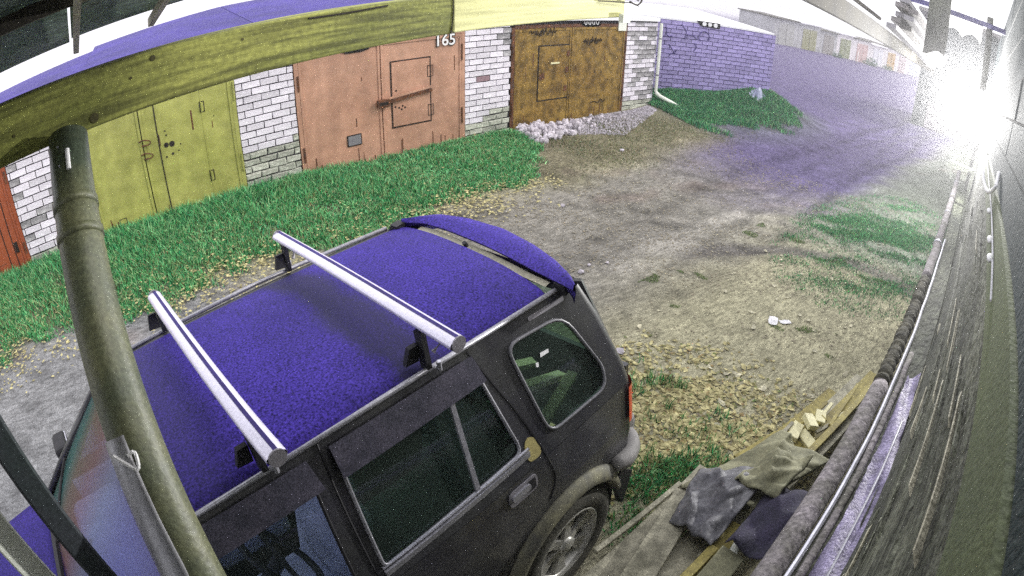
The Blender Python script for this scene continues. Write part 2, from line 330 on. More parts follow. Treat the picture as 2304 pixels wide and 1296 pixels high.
    fd = sstep(14, 20, Y) * (1 - sstep(18, 30, X)) + sstep(75, 130, np.hypot(X, Y)); fd = np.clip(fd, 0, 1); C = mx(C, np.array([.70, .69, .72]), fd)  # distant ground painted pale to pass for white fog and sky
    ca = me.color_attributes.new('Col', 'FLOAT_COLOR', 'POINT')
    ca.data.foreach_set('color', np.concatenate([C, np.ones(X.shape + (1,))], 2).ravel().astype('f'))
    m = bpy.data.materials.new('earth'); m.use_nodes = True; n = m.node_tree.nodes; L = m.node_tree.links; b = n['Principled BSDF']; b.inputs['Roughness'].default_value = .95; b.inputs['Specular IOR Level'].default_value = .15
    a = n.new('ShaderNodeVertexColor'); a.layer_name = 'Col'; tc = n.new('ShaderNodeTexCoord')
    last = a.outputs[0]
    for s_, lo, hi, st in ((3.0, .76, 1.22, (1, 1, 1)), (14, .62, 1.38, (.6, 1.6, 1)), (60, .55, 1.5, (1, 1, 1))):
        t = n.new('ShaderNodeTexNoise'); t.inputs['Scale'].default_value = s_; t.inputs['Detail'].default_value = 5; t.inputs['Roughness'].default_value = .7
        mp = n.new('ShaderNodeMapping'); mp.inputs['Scale'].default_value = st; L.new(tc.outputs['Object'], mp.inputs[0]); L.new(mp.outputs[0], t.inputs[0])
        mr = n.new('ShaderNodeMapRange'); mr.inputs[1].default_value = .33; mr.inputs[2].default_value = .67; mr.inputs[3].default_value = lo; mr.inputs[4].default_value = hi; L.new(t.outputs['Fac'], mr.inputs[0])
        v = n.new('ShaderNodeVectorMath'); v.operation = 'SCALE'; L.new(last, v.inputs[0]); L.new(mr.outputs[0], v.inputs[3]); last = v.outputs[0]
        if s_ > 10:
            bp = n.new('ShaderNodeBump'); bp.inputs['Strength'].default_value = .8; bp.inputs['Distance'].default_value = .7 / s_; L.new(t.outputs['Fac'], bp.inputs['Height'])
            if b.inputs['Normal'].is_linked: L.new(b.inputs['Normal'].links[0].from_socket, bp.inputs['Normal'])
            L.new(bp.outputs[0], b.inputs['Normal'])
    L.new(last, b.inputs['Base Color']); me.materials.append(m)
    o = bpy.data.objects.new('ground', me); COL.objects.link(o); tag(o, 'dirt lane of beige clay and violet grey gravel', kind='structure')
add_ground()
def g1(x, y): return float(gz(x, y))

# ---------------------------------------------------------------- brick garages opposite
FY = 7.56
def brick_mesh(name, m, jit, seed):
    r = random.Random(seed); b = B(); L, H, Dp = .245, .083, .06
    vs = []
    c = .004 if jit < .01 else .012
    for (y, e) in ((0, c), (c, 0), (Dp, 0)):
        for (x, z) in ((-L / 2 + e, -H / 2 + e), (L / 2 - e, -H / 2 + e), (L / 2 - e, H / 2 - e), (-L / 2 + e, H / 2 - e)):
            vs.append((x + r.uniform(-jit, jit), y + r.uniform(-jit, jit) * .6, z + r.uniform(-jit, jit) * .7))
    f = [(0, 1, 2, 3)]
    for k in (0, 4):
        for i in range(4): f.append((k + i, k + 4 + i, k + 4 + (i + 1) % 4, k + (i + 1) % 4))
    b.add(vs, f); me = b.mesh('brick', m); return me
BM = {}
for key, m, j in (('w', M_brick, .0045), ('x', M_brickw, .014), ('d', M_brickd, .008), ('p', M_brickp, .005), ('k', M_brickpk, .002)):
    BM[key] = [brick_mesh('brick', m, j, s) for s in range(8)]
def brick_wall(root, A, dirv, width, ztop, zbot, phase, kind, rnd, joint=None, course=.098):
    """bricks laid in running bond; A = outer face start point (world), dirv = unit direction"""
    rx = root.location; n = 0; row = 0; z = ztop; rot = math.atan2(dirv[1], dirv[0]); out = []
    while z > zbot + .02:
        off = (phase + .13 * (row % 2)) % .26; x = -off
        while x < width - .01:
            a = max(x, 0); e = min(x + .25, width); L = e - a
            if L > .02:
                mid = (a + e) / 2; k = kind(row, mid, z) if callable(kind) else kind
                if k:
                    me = BM[k][rnd.randrange(8)]
                    p = Vector((A[0] + dirv[0] * mid, A[1] + dirv[1] * mid, z - .049)) - rx
                    nrm = Vector((dirv[1], -dirv[0], 0)); j = {'x': .006, 'd': .004}.get(k, .0015)
                    p += nrm * rnd.uniform(-j, j)
                    out.append(sub(root, me, 'brick', p, (0, rnd.uniform(-.006, .006) * (3 if k == 'x' else 1), rot), (L / .25, 1, 1)))
            x += .26
        z -= course; row += 1
    return out
rb = random.Random(3)
def quadbox(name, x0, x1, y0, y1, z0, z1, m, parent, **k):
    return B().box(((x0 + x1) / 2, (y0 + y1) / 2, (z0 + z1) / 2), (x1 - x0, y1 - y0, z1 - z0)).obj(name, m, parent, **k)
ZT = -.93; ZD = -2.90
def garage(name_label, cat_x0, door0, door1, pier1, m_door, zgroup, phase, pierkind, roofback, fmt):
    """door opening door0..door1, brick pier door1..pier1"""
    root = empty('garage', (door0, FY, -3.0), name_label, 'garage', 'brick garages in a row across the lane')
    # core wall behind the bricks (joints), with the opening left free
    quadbox('wall', door1, pier1, FY + .012, FY + .38, -3.2, ZT - .005, M_mortar, root)
    quadbox('lintel', door0, door1, FY + .03, FY + .38, -1.02, ZT - .01, M_mortar, root)
    quadbox('side_wall', door0 - .12, door0 - .004, FY + .4, FY + 6, -3.2, ZT - .02, M_brickw, root)
    quadbox('side_wall', pier1 - .12, pier1 - .006, FY + .4, FY + 6, -3.2, ZT - .02, M_brickw, root)
    quadbox('back_wall', door0, pier1 - .14, FY + 5.8, FY + 6, -3.2, ZT - .02, M_brickw, root)
    z0 = ZT + (zgroup - ZT) % .098 - .098
    zt = zgroup + .098 * math.floor((ZT + .01 - zgroup) / .098)
    brick_wall(root, (door1 + .006, FY - .01, 0), (1, 0), pier1 - door1 - .012, zt, -3.05, phase, pierkind, rb)
    # roof slab
    b = B(); ov = .06; rbl, rbr = roofback if isinstance(roofback, tuple) else (roofback, roofback)
    x0, x1 = (cat_x0, pier1 - .01)
    b.add([(x0, FY - ov, ZT), (x1, FY - ov, ZT), (x1, FY + 6, rbr), (x0, FY + 6, rbl), (x0, FY - ov, ZT + .07), (x1, FY - ov, ZT + .07), (x1, FY + 6, rbr + .08), (x0, FY + 6, rbl + .08)],
          [(0, 3, 2, 1), (4, 5, 6, 7), (0, 1, 5, 4), (2, 3, 7, 6), (0, 4, 7, 3), (1, 2, 6, 5)])
    b.obj('roof', M_roof if fmt != 'ochre' else M_galv, root)
    # steel frame
    fr = {'pink': M_pink, 'green': M_green, 'ochre': M_rust, 'red': M_red}[fmt]
    quadbox('door_frame', door0 + .0, door0 + .06, FY - .012, FY + .08, ZD, -1.03, fr, root)
    quadbox('door_frame', door1 - .06, door1 - .002, FY - .012, FY + .08, ZD, -1.03, fr, root)
    quadbox('door_frame', door0 + .062, door1 - .062, FY - .012, FY + .08, -1.06, -1.0, fr, root)
    return root
def leaf(root, x0, x1, m, name='door_leaf', z0=ZD + .03, z1=-1.065, y=FY + .0):
    return quadbox(name, x0, x1, y, y + .04, z0, z1, m, root)
def leaf_frame(lf, x0, x1, m, w_=.035):
    for nm, a_, c_, z0, z1 in (('edge_strip', x0, x0 + w_, ZD + .03, -1.065), ('edge_strip', x1 - w_, x1, ZD + .03, -1.065), ('edge_strip', x0 + w_ + .001, x1 - w_ - .001, ZD + .03, ZD + .07), ('edge_strip', x0 + w_ + .001, x1 - w_ - .001, -1.11, -1.065)):
        quadbox(nm, a_, c_, FY - .013, FY - .0008, z0, z1, m, lf)
    r_ = random.Random(int(x0 * 100)); 
    for k in range(7):
        x = r_.uniform(x0 + .08, x1 - .1); h = r_.uniform(.05, .28); z = r_.choice((ZD + .075, ZD + .075, r_.uniform(-2.3, -1.4)))
        quadbox('rust_run', x, x + r_.uniform(.008, .022), FY - .0022, FY - .0006, z, z + h, M_rust, lf)
def wbox(parent, name, x0, x1, z0, z1, m, y=FY - .004, t=.008):
    return quadbox(name, x0, x1, y - t, y, z0, z1, m, parent)
def outline(parent, name, x0, x1, z0, z1, m, w_=.012, y=FY, t=.004, sides='tblr'):
    b = B()
    def s(a, c, e, f): b.box(((a + c) / 2, y - t / 2, (e + f) / 2), (c - a, t, f - e))
    if 'l' in sides: s(x0, x0 + w_, z0, z1)
    if 'r' in sides: s(x1 - w_, x1, z0, z1)
    if 't' in sides: s(x0 + w_ + .001, x1 - w_ - .001, z1 - w_, z1)
    if 'b' in sides: s(x0 + w_ + .001, x1 - w_ - .001, z0, z0 + w_)
    return b.obj(name, m, parent)
def scrawl(parent, name, strokes, m, r=.007, f=None):
    b = B()
    for st in strokes:
        pts = catmull([(f(p) if f else (p[0], FY - .012, p[1])) for p in st], 4)
        b.tube(pts, r, 4)
    return b.obj(name, m, parent)
def hinge(parent, x, z, m=M_rust, h=.16, r=.014, y=FY - .02): return B().tube([(x, y, z - h / 2), (x, y, z + h / 2)], r, 8).obj('hinge', m, parent)

# red door garage, far left
gr = garage('brick garage with a rust red steel door at the left edge of the view', -4.9, -4.7, -2.10, -.97, M_red, -1.6729, .09,
            lambda r, x, z: 'x' if (z < -2.62 or (x > .62 and z < -1.9 and rb.random() < .6)) else ('d' if rb.random() < .12 else 'w'), (-.95, -.68), 'red')
l1 = leaf(gr, -4.63, -3.41, M_red); l2 = leaf(gr, -3.395, -2.165, M_red); leaf_frame(l2, -3.395, -2.165, M_red)
outline(l2, 'door_stiffener', -2.44, -2.30, -2.86, -1.1, M_line, .014, sides='lr'); wbox(l2, 'keyhole_plate', -2.29, -2.235, -2.53, -2.38, M_line)
hinge(l2, -2.13, -1.5); hinge(l2, -2.13, -2.5); outline(l2, 'weld_seam', -3.3, -2.5, -2.62, -2.61, M_rust, .006, sides='b')
# green
gg = garage('brick garage with a yellow green steel door behind the leaning pipe', -.96, -.955, 1.278, 2.115, M_green, -1.3431 - .098 * 3.36, .03,
            lambda r, x, z: ('x' if (z < -2.18 or (z < -2.08 and rb.random() < .6)) and not (z > -2.2 and x < .3) else 'w') if not (z < -2.45 and .3 < x < .55) else 'x', (-.60, -.42), 'green')
a = leaf(gg, -.89, -.09, M_green); b_ = leaf(gg, -.075, 1.215, M_green); leaf_frame(a, -.89, -.09, M_green); leaf_frame(b_, -.075, 1.215, M_green)
quadbox('meeting_strip', .135, .15, FY - .006, FY - .001, ZD + .05, -1.1, M_line, b_); quadbox('stiffener_line', .785, .795, FY - .005, FY - .001, ZD + .05, -1.1, M_green, b_)
for z in (-1.7137, -1.895):
    B().tube(catmull([(-.13, FY - .01, z + .03), (-.06, FY - .05, z + .045), (.03, FY - .06, z + .01), (-.0, FY - .05, z - .03), (-.1, FY - .01, z - .035)], 4), .009, 6).obj('door_handle', M_rust, a)
for x, z, r in ((.24, -1.83, .035), (.32, -1.835, .04), (.26, -1.70, .012), (.25, -1.64, .012), (.31, -1.97, .018), (.22, -1.99, .014), (.44, -1.87, .01), (.40, -1.95, .01), (.95, -1.62, .008)):
    B().tube([(x, FY - .004, z), (x, FY - .001, z)], r, 10).obj('lock_hole', M_line, b_)
for z in (-1.457, -2.42):
    outline(b_, 'hinge_plate', .77, .84, z - .075, z + .075, M_line, .01); hinge(b_, .80, z, M_green, .12)
hinge(gg, 1.26, -1.35, M_green, .25); hinge(gg, 1.26, -2.35, M_green, .25)
outline(a, 'stamped_mark', -.64, -.53, -2.70, -2.62, M_line, .006)
outline(gg, 'wicket_top_gap', .13, .98, -1.20, -1.115, M_line, .014, sides='tb')
# pink
gp = garage('brick garage with salmon pink steel doors numbered 165', 2.125, 2.125, 4.858, 5.758, M_pink, -1.119, .17,
            lambda r, x, z: 'k' if (abs(z + 1.81) < .05 and .12 < x < .40) else ('x' if z < -2.52 or (z < -2.36 and x > .45) else ('d' if (x > .62 and z > -1.5 and rb.random() < .6) else 'w')), (-.42, -.40), 'pink')
a = leaf(gp, 2.19, 3.415, M_pink); b_ = leaf(gp, 3.432, 4.795, M_pink); leaf_frame(a, 2.19, 3.415, M_pink); leaf_frame(b_, 3.432, 4.795, M_pink)
wbox(a, 'vent_plate', 2.84, 3.07, -2.54, -2.37, M_line); wbox(a, 'vent_cover', 2.855, 3.055, -2.525, -2.385, M_steel, y=FY - .013, t=.004)
wk = quadbox('wicket_door', 3.60, 4.23, FY - .012, FY - .001, -2.385, -1.40, M_pink, b_)
outline(b_, 'wicket_gap', 3.575, 4.255, -2.41, -1.372, M_line, .018, y=FY - .001)
B().bar((3.33, FY - .04, -2.0), (4.25, FY - .04, -1.90), .03, .035).obj('locking_bar', M_rust, b_)
B().bar((3.33, FY - .04, -1.945), (4.25, FY - .04, -1.845), .02, .03).obj('locking_bar', M_pink, b_)
pl = B().box((3.42, FY - .06, -1.975), (.20, .05, .12)).obj('padlock_housing', M_rust, b_, bevel=.01)
wbox(pl, 'padlock_slot', 3.36, 3.49, -1.995, -1.955, M_line, y=FY - .086)
for x, z in ((4.24, -1.60), (4.24, -2.22)): outline(b_, 'hinge_plate', x - .05, x + .05, z - .09, z + .09, M_line, .008, y=FY - .0125)
for x, z in ((3.66, -1.83), (3.64, -2.08), (3.70, -2.10), (3.74, -2.13), (3.80, -2.11), (3.76, -2.08)): B().tube([(x, FY - .016, z), (x, FY - .012, z)], .016, 8).obj('screw_hole', M_line, wk)
for z in (-1.36, -2.40): hinge(gp, 4.80, z, M_rust, .26)
for z in (-1.46, -2.50): hinge(gp, 2.17, z, M_rust, .22)
def text(s, name, size, loc, m, parent, rot, ext=.003, off=0):
    cu = bpy.data.curves.new(name, 'FONT'); cu.body = s; cu.size = size; cu.extrude = ext; cu.offset = off; cu.align_x = 'CENTER'
    o = bpy.data.objects.new(name, cu); COL.objects.link(o); dg = bpy.context.evaluated_depsgraph_get(); me = bpy.data.meshes.new_from_object(o.evaluated_get(dg))
    bpy.data.objects.remove(o); me.materials.clear(); me.materials.append(m); ob = bpy.data.objects.new(name, me); COL.objects.link(ob); ob.parent = parent
    ob.location = Vector(loc) - parent_world(parent); ob.rotation_euler = rot; return ob
text('165', 'house_number', .25, (4.50, FY - .016, -1.225), M_line, b_, (math.pi / 2, 0, 0), off=.016)
text('165', 'house_number', .25, (4.50, FY - .022, -1.225), M_white, b_, (math.pi / 2, 0, 0), off=.002)
def vent(parent, x, z, w_, h, y=FY - .012):
    b = B(); n = 10
    pts = [(x - w_ / 2, z + h), (x - w_ / 2 * .98, z + h * .35), (x - w_ * .3, z + .02 * h), (x + w_ * .2, z), (x + w_ / 2 * .95, z + h * .2), (x + w_ / 2, z + h)]
    b.add([(p[0], y, p[1]) for p in pts] + [(p[0], y + .01, p[1]) for p in pts], [(0, 1, 2, 3, 4, 5), (11, 10, 9, 8, 7, 6)] + [(i, i + 6, (i + 1) % 6 + 6, (i + 1) % 6) for i in range(6)])
    v = b.obj('vent_hole', M_blackp, parent)
    for k in range(4):
        xx = x - w_ * .3 + k * w_ * .2
        B().tube(catmull([(xx - .03, y - .006, z + h), (xx - .02, y - .006, z + h * .55), (xx + .02, y - .006, z + h * .5), (xx + .03, y - .006, z + h)], 3), .008, 5).obj('vent_scroll', M_white, v)
    return v
vent(gp, 3.04, -1.16, .46, .13)
# ochre
go = garage('brick garage with rusty ochre steel doors covered in scrawls', 5.765, 5.765, 8.558, 9.514, M_ochre, -1.4474 + .098 * 5, .02,
            lambda r, x, z: ('x' if z < -2.62 else ('w' if rb.random() < (.85 if (x < .35) else .35) else 'd')) if not (abs(z + 1.30) < .10 and .62 < x < .80) else 'd', -1.15, 'ochre')
a = leaf(go, 5.83, 7.085, M_ochre); b_ = leaf(go, 7.10, 8.495, M_ochre); leaf_frame(a, 5.83, 7.085, M_ochre); leaf_frame(b_, 7.10, 8.495, M_ochre)
wk = quadbox('wicket_door', 6.36, 7.04, FY - .010, FY - .001, -2.37, -1.40, M_ochre, a)
outline(a, 'wicket_gap', 6.335, 7.065, -2.395, -1.372, M_line, .022, y=FY - .001)
wbox(wk, 'letter_slot', 6.62, 6.82, -1.725, -1.695, M_cutend, y=FY - .012)
for x, z in ((6.40, -1.95), (6.45, -1.93), (7.02, -1.55), (6.98, -2.2), (7.0, -1.85)): B().box((x, FY - .016, z), (.06, .012, .10)).obj('rust_plate', M_rust, wk)
for z in (-1.47, -2.45): hinge(go, 5.79, z, M_rust, .25)
for z in (-1.47, -2.45): hinge(go, 8.53, z, M_rust, .25)
zz = rb
S1 = []
for cx, cz, n_, w_ in ((6.42, -1.14, 7, .085), (7.62, -1.33, 8, .06)):
    for k in range(n_):
        x = cx - n_ * w_ / 2 + k * w_; S1.append([(x, cz + zz.uniform(-.09, .02)), (x + w_ * .4, cz + zz.uniform(0, .10)), (x + w_ * .7, cz + zz.uniform(-.08, .0)), (x + w_ * 1.1, cz + zz.uniform(-.02, .09))])
scrawl(a, 'paint_scrawl', [s for s in S1 if s[0][0] < 7.0], M_scr, .008); scrawl(b_, 'paint_scrawl', [s for s in S1 if s[0][0] > 7.1], M_scr, .008)
scrawl(b_, 'paint_scrawl', [[(7.65, -2.56), (7.75, -2.53), (7.86, -2.57), (7.93, -2.50), (8.0, -2.56), (8.05, -2.52)]], M_scr, .008)
for x, z in ((7.72, -1.95), (7.9, -1.96), (8.2, -1.85), (8.1, -2.12)): B().tube([(x, FY - .004, z), (x, FY, z)], .015, 8).obj('bullet_hole', M_line, b_)
vent(go, 7.56, -1.06, .50, .10); wbox(go, 'door_stay', 8.28, 8.50, -1.14, -.97, M_whitep, y=FY - .014, t=.02)
# downpipe on the corner of the ochre garage
dp = empty('downpipe', (9.56, FY - .06, -2.9), 'white downpipe at the corner where white and violet brick meet', 'downpipe')
B().tube([(9.56, FY - .05, -.97), (9.56, FY - .05, -1.7), (9.56, FY - .05, -2.48)], .035, 10).obj('pipe', M_whitep, dp)
B().tube([(9.56, FY - .05, -2.485), (9.62, FY - .12, -2.56), (9.92, FY - .42, -2.74)], .042, 10).obj('spout', M_whitep, dp)
for z in (-1.3, -2.1): B().tube([(9.56, FY - .05, z - .015), (9.56, FY - .05, z + .015)], .042, 10).obj('pipe_clamp', M_steel, dp)

# violet brick garage behind, turned toward the lane
A2 = Vector((10.15, 8.083)); dv = Vector((.8347, -.5508)); dv.normalize(); nv = Vector((dv.y, -dv.x))
gv = empty('garage', (A2.x, A2.y, -3.0), 'violet tinted brick garage wall with scrawled circles above the grass', 'garage')
def VP(u, z, o=0): return (A2.x + dv.x * u + nv.x * o, A2.y + dv.y * u + nv.y * o, z)
def slab(u0, u1, o0, o1, z0, z1): 
    b = B(); b.add([VP(u0, z0, o0), VP(u1, z0, o0), VP(u1, z0, o1), VP(u0, z0, o1), VP(u0, z1, o0), VP(u1, z1, o0), VP(u1, z1, o1), VP(u0, z1, o1)],
          [(0, 1, 2, 3), (7, 6, 5, 4), (0, 4, 5, 1), (1, 5, 6, 2), (2, 6, 7, 3), (3, 7, 4, 0)]); return b
slab(-1.5, 3.03, -.38, -.012, -3.2, -.93).obj('wall', M_mortarp, gv); slab(2.7, 3.03, -5.5, -.385, -3.2, -.95).obj('side_wall', M_brickp, gv)
slab(-1.5, 2.98, -5.6, -.02, -.925, -.88).obj('roof', M_galv, gv)
brick_wall(gv, (*VP(-.35, 0, .01)[:2], 0), (dv.x, dv.y), 3.37, -.935, -2.75, .1, lambda r, x, z: 'p', rb)
rt = lambda p: VP(p[0], p[1], .028)
scrawl(gv, 'paint_scrawl', [[(1.13 + .13 * math.cos(t), -1.24 + .14 * math.sin(t)) for t in np.linspace(-.5, 3.9, 9)], [(.55, -1.0), (.68, -1.15), (.66, -1.35)], [(.70, -1.22), (.85, -1.24), (.95, -1.3)], [(.9, -1.4), (.95, -1.5), (.9, -1.6)], [(.3, -1.5), (.42, -1.66), (.46, -1.72)], [(.32, -1.74), (.44, -1.68), (.5, -1.6)], [(.2, -1.1), (.24, -1.3), (.36, -1.3)]], M_scrp, .010, rt)
pv = B().add([VP(.95, -.90, .035), VP(1.02, -.99, .035), VP(1.5, -.99, .035), VP(1.5, -.86, .035), VP(.9, -.86, .035)], [(0, 1, 2, 3, 4)]).obj('vent_hole', M_blackp, gv, solid=.01)
for u in (1.10, 1.24, 1.38): B().tube([VP(u, -.92, .04), VP(u, -.92, .05)], .05, 12).obj('vent_ring', M_white, pv)

# ---------------------------------------------------------------- rubble, bag, papers, stones
def rock(name, r, m, seed, flat=.75):
    bm = bmesh.new(); bmesh.ops.create_icosphere(bm, subdivisions=1, radius=r); q = random.Random(seed)
    for v in bm.verts: v.co *= q.uniform(.6, 1.25); v.co.z *= flat
    me = bpy.data.meshes.new(name); bm.to_mesh(me); bm.free(); me.materials.append(m); return me
RK = [rock('stone', .05, M_stone, s) for s in range(6)]
rp = empty('rubble_heap', (6.9, 7.1, g1(6.9, 7.1)), 'heap of broken white stones at the foot of the ochre doors', 'rubble')
q = random.Random(5)
for i in range(190):
    x = 5.72 + abs(q.gauss(0, .95)); y = 7.42 - q.random() ** 1.3 * .75 * max(.25, 1 - (x - 5.8) / 3.4)
    if x > 8.3: continue
    s = q.uniform(.55, 1.5) * (1.15 if x < 7 else .7)
    h = .10 * max(0, 1 - (x - 5.8) / 2.6)
    sub(rp, RK[q.randrange(6)], 'stone', Vector((x, y, g1(x, y) + .01 + q.random() * h)) - rp.location, (q.uniform(0, 6), q.uniform(0, 6), q.uniform(0, 6)), (s, s, s))
b = B(); 
for i in range(5500):
    x = q.uniform(6.0, 9.3); y = 7.47 - q.random() ** 1.2 * 1.0 * (1 - abs(x - 7.5) / 2.4); s = q.uniform(.006, .024); z = g1(x, y) + .004
    o = [Vector((q.uniform(-s, s), q.uniform(-s, s), q.uniform(-s, s))) for _ in range(2)]
    b.add([Vector((x - s, y, z)) + o[0], Vector((x + s * .6, y - s, z)) + o[1], Vector((x, y + s, z)), Vector((x, y, z + s * 1.4))], [(0, 1, 3), (1, 2, 3), (2, 0, 3)])
gvl = b.obj('gravel', M_stone, rp); gvl['kind'] = 'stuff'
def crumple(name, c, sx, sy, m, label, cat, seed, h=.04, yaw=0, group=None):
    q = random.Random(seed); n = 6; rows = []
    for i in range(n):
        r_ = []
        for j in range(n):
            u, v = i / (n - 1) - .5, j / (n - 1) - .5; x, y = u * sx * (1 - .5 * abs(v) * q.random()), v * sy * (1 - .5 * abs(u) * q.random())
            X, Y = c[0] + x * math.cos(yaw) - y * math.sin(yaw), c[1] + x * math.sin(yaw) + y * math.cos(yaw)
            r_.append((X, Y, g1(X, Y) + .006 + q.random() * h * (1 - 1.6 * max(abs(u), abs(v)))))
        rows.append(r_)
    o = B().grid(rows).obj(name, m, None, solid=.003); tag(o, label, cat, group); return o
crumple('plastic_bag', (12.15, 6.45), .42, .32, M_bag, 'pale blue plastic bag lying in the grass by the violet wall', 'bag', 1, .40)
crumple('paper_scrap', (4.60, 1.76), .16, .10, M_paper, 'torn white paper scrap lying on the bare dirt', 'paper', 2, .03, .4)
crumple('paper_scrap', (4.68, 1.66), .07, .12, M_paper, 'small white scrap just below the torn paper on the dirt', 'paper', 4, .02, .9)
def stone(x, y, s, label, seed):
    o = bpy.data.objects.new('stone', RK[seed % 6]); COL.objects.link(o); o.location = (x, y, g1(x, y) + .02 * s); o.scale = (s, s, s * .8); o.rotation_euler = (0, 0, seed)
    tag(o, label, 'stone', 'loose stones on the lane')
stone(3.83, 3.72, .85, 'largest pale stone lying on the lane behind the car spoiler', 1); stone(4.02, 3.78, .5, 'small pale stone second from the car on the lane', 2)
stone(4.22, 3.70, .55, 'flat pale stone farthest from the car of the three on the lane', 3); stone(3.08, 2.42, 1.0, 'white stone just behind the rear corner of the car', 4)
stone(4.75, 5.05, .7, 'pale stone on the grey road in front of the salmon doors', 5); stone(6.9, 6.0, .9, 'pale lump in the dirt in front of the white rubble', 0)

# dry leaves: individuals on the bare clay, litter as stuff
def leaf_mesh(seed):
    q = random.Random(seed); n = 8; v = [(0, 0, .006)]
    for k in range(n):
        a = 2 * math.pi * k / n; r = .022 * (1 + .35 * math.cos(a)) * q.uniform(.75, 1.15); v.append((r * math.cos(a), r * .75 * math.sin(a), q.uniform(0, .012)))
    b = B(); b.add(v, [(0, 1 + k, 1 + (k + 1) % n) for k in range(n)]); return b.mesh('fallen_leaf', M_leafp)
LM = [leaf_mesh(s) for s in range(5)]; q = random.Random(11)
n_ = 0
while n_ < 46:
    x = q.uniform(2.9, 6.1); y = q.uniform(.75, 2.7)
    if y - .1 * x < .35: continue
    o = bpy.data.objects.new('fallen_leaf', LM[n_ % 5]); COL.objects.link(o); s = q.uniform(1.0, 1.9); o.scale = (s, s * .8, s); o.location = (x, y, g1(x, y) + .006); o.rotation_euler = (q.uniform(-.3, .3), q.uniform(-.3, .3), q.uniform(0, 6))
    tag(o, 'pale dry leaf lying singly on the bare beige dirt', 'leaf', 'single dry leaves on the bare dirt'); n_ += 1
def scatter(name, m, pts, size, label, kind='stuff', seed=0, lift=.0, flat=True):
    q = random.Random(seed); b = B()
    for x, y in pts:
        z = g1(x, y) + .004 + q.random() * lift; s = size * q.uniform(.5, 1.4); a = q.uniform(0, 6.28); c, sn = math.cos(a) * s, math.sin(a) * s
        k = [q.uniform(-.35, .5) * s for _ in range(4)]
        b.add([(x - c, y - sn, z + abs(k[0])), (x + sn * .6, y - c * .6, z + abs(k[1])), (x + c, y + sn, z + abs(k[2])), (x - sn * .6, y + c * .6, z + abs(k[3]))], [(0, 1, 2), (0, 2, 3)])
    o = b.obj(name, m); o['kind'] = kind; o['label'] = label; return o
def pts_region(n, f, x0, x1, y0, y1, seed):
    r = np.random.default_rng(seed); o = []
    for _i in range(600):
        if len(o) >= n: break
        x = r.uniform(x0, x1, 4000); y = r.uniform(y0, y1, 4000); p = f(x, y); k = r.random(4000) < p
        o += list(zip(x[k], y[k]))
    return o[:n]
lit = lambda x, y: np.clip(1.25 - np.hypot((x - 2.85) / .95, (y - 1.45) / 1.05), 0, 1) * np.clip(.6 + fbm(x, y, 3) * 1.2, 0.1, 1)
scatter('leaf_litter', M_leafy, pts_region(2900, lit, 1.5, 4.4, .3, 3.0, 1), .027, 'yellow brown leaf litter behind the rear wheel', seed=1)
le = lambda x, y: np.exp(-((y - 5.65) / .35) ** 2) * np.clip(.5 + fbm(x, y, 2), 0, 1) * .9 + .04 * (y > 5.9)
scatter('leaf_litter', M_leafy, pts_region(3600, le, -3.4, 5.2, 4.9, 7.3, 2), .022, 'dry leaves along the lower edge of the grass bank', seed=2, lift=.05)
lt = lambda x, y: np.clip(.35 + fbm(x, y, 1.5) * .8, 0.03, 1)
scatter('leaf_litter', mat('brown_leaf', (.30, .19, .09), .85, scale=20, col2=(.13, .20, .06), fine=.2, bscale=8), pts_region(2200, lit, 1.5, 4.5, .3, 3.2, 9), .020, 'brown and greenish leaf scraps mixed into the litter by the car', seed=9)
scatter('soil_crumbs', mat('soil_crumb', (.20, .17, .12), .95, scale=3, col2=(.36, .33, .24)), pts_region(15000, lt, .5, 9.5, .6, 7.3, 3), .013, 'small clods and chips on the dirt', seed=3)

# ---------------------------------------------------------------- grass
def grass(name, label, n, f, box, hfun, wid, cols, seed, lean=.5):
    r = np.random.default_rng(seed); P = np.array(pts_region(n, f, *box, seed)); n = len(P); x, y = P[:, 0], P[:, 1]; z = gz(x, y) - .005
    h = hfun(x, y) * r.uniform(.55, 1.35, n); a = r.uniform(0, 2 * np.pi, n); ww = wid * r.uniform(.6, 1.3, n); ln = h * r.uniform(.1, 1.0, n) * lean * 1.6; b = r.uniform(0, 2 * np.pi, n)
    dx, dy = np.cos(a) * ww / 2, np.sin(a) * ww / 2; lx, ly = np.cos(b) * ln, np.sin(b) * ln
    V = np.empty((n, 5, 3)); V[:, 0] = np.stack([x - dx, y - dy, z], 1); V[:, 1] = np.stack([x + dx, y + dy, z], 1)
    V[:, 2] = np.stack([x + dx * .8 + lx * .4, y + dy * .8 + ly * .4, z + h * .6], 1); V[:, 3] = np.stack([x - dx * .8 + lx * .4, y - dy * .8 + ly * .4, z + h * .6], 1)
    V[:, 4] = np.stack([x + lx, y + ly, z + h * .95], 1)
    me = bpy.data.meshes.new(name); me.vertices.add(n * 5); me.vertices.foreach_set('co', V.ravel().astype('f'))
    base = (np.arange(n) * 5)[:, None]; q = (base + np.array([0, 1, 2, 3])).astype('i'); t = (base + np.array([3, 2, 4])).astype('i')
    loops = np.concatenate([q.ravel(), t.ravel()]); me.loops.add(len(loops)); me.loops.foreach_set('vertex_index', loops)
    me.polygons.add(2 * n); me.polygons.foreach_set('loop_start', np.concatenate([np.arange(n) * 4, n * 4 + np.arange(n) * 3]).astype('i')); me.update(calc_edges=True)
    C = np.array(cols)[r.choice(len(cols), n, p=None)] * r.uniform(.65, 1.35, (n, 1)); C = np.repeat(C, 5, 0)
    ca = me.color_attributes.new('Col', 'FLOAT_COLOR', 'POINT'); ca.data.foreach_set('color', np.concatenate([C, np.ones((len(C), 1))], 1).ravel().astype('f'))
    me.materials.append(M_grass); o = bpy.data.objects.new(name, me); COL.objects.link(o); tag(o, label, kind='stuff'); return o
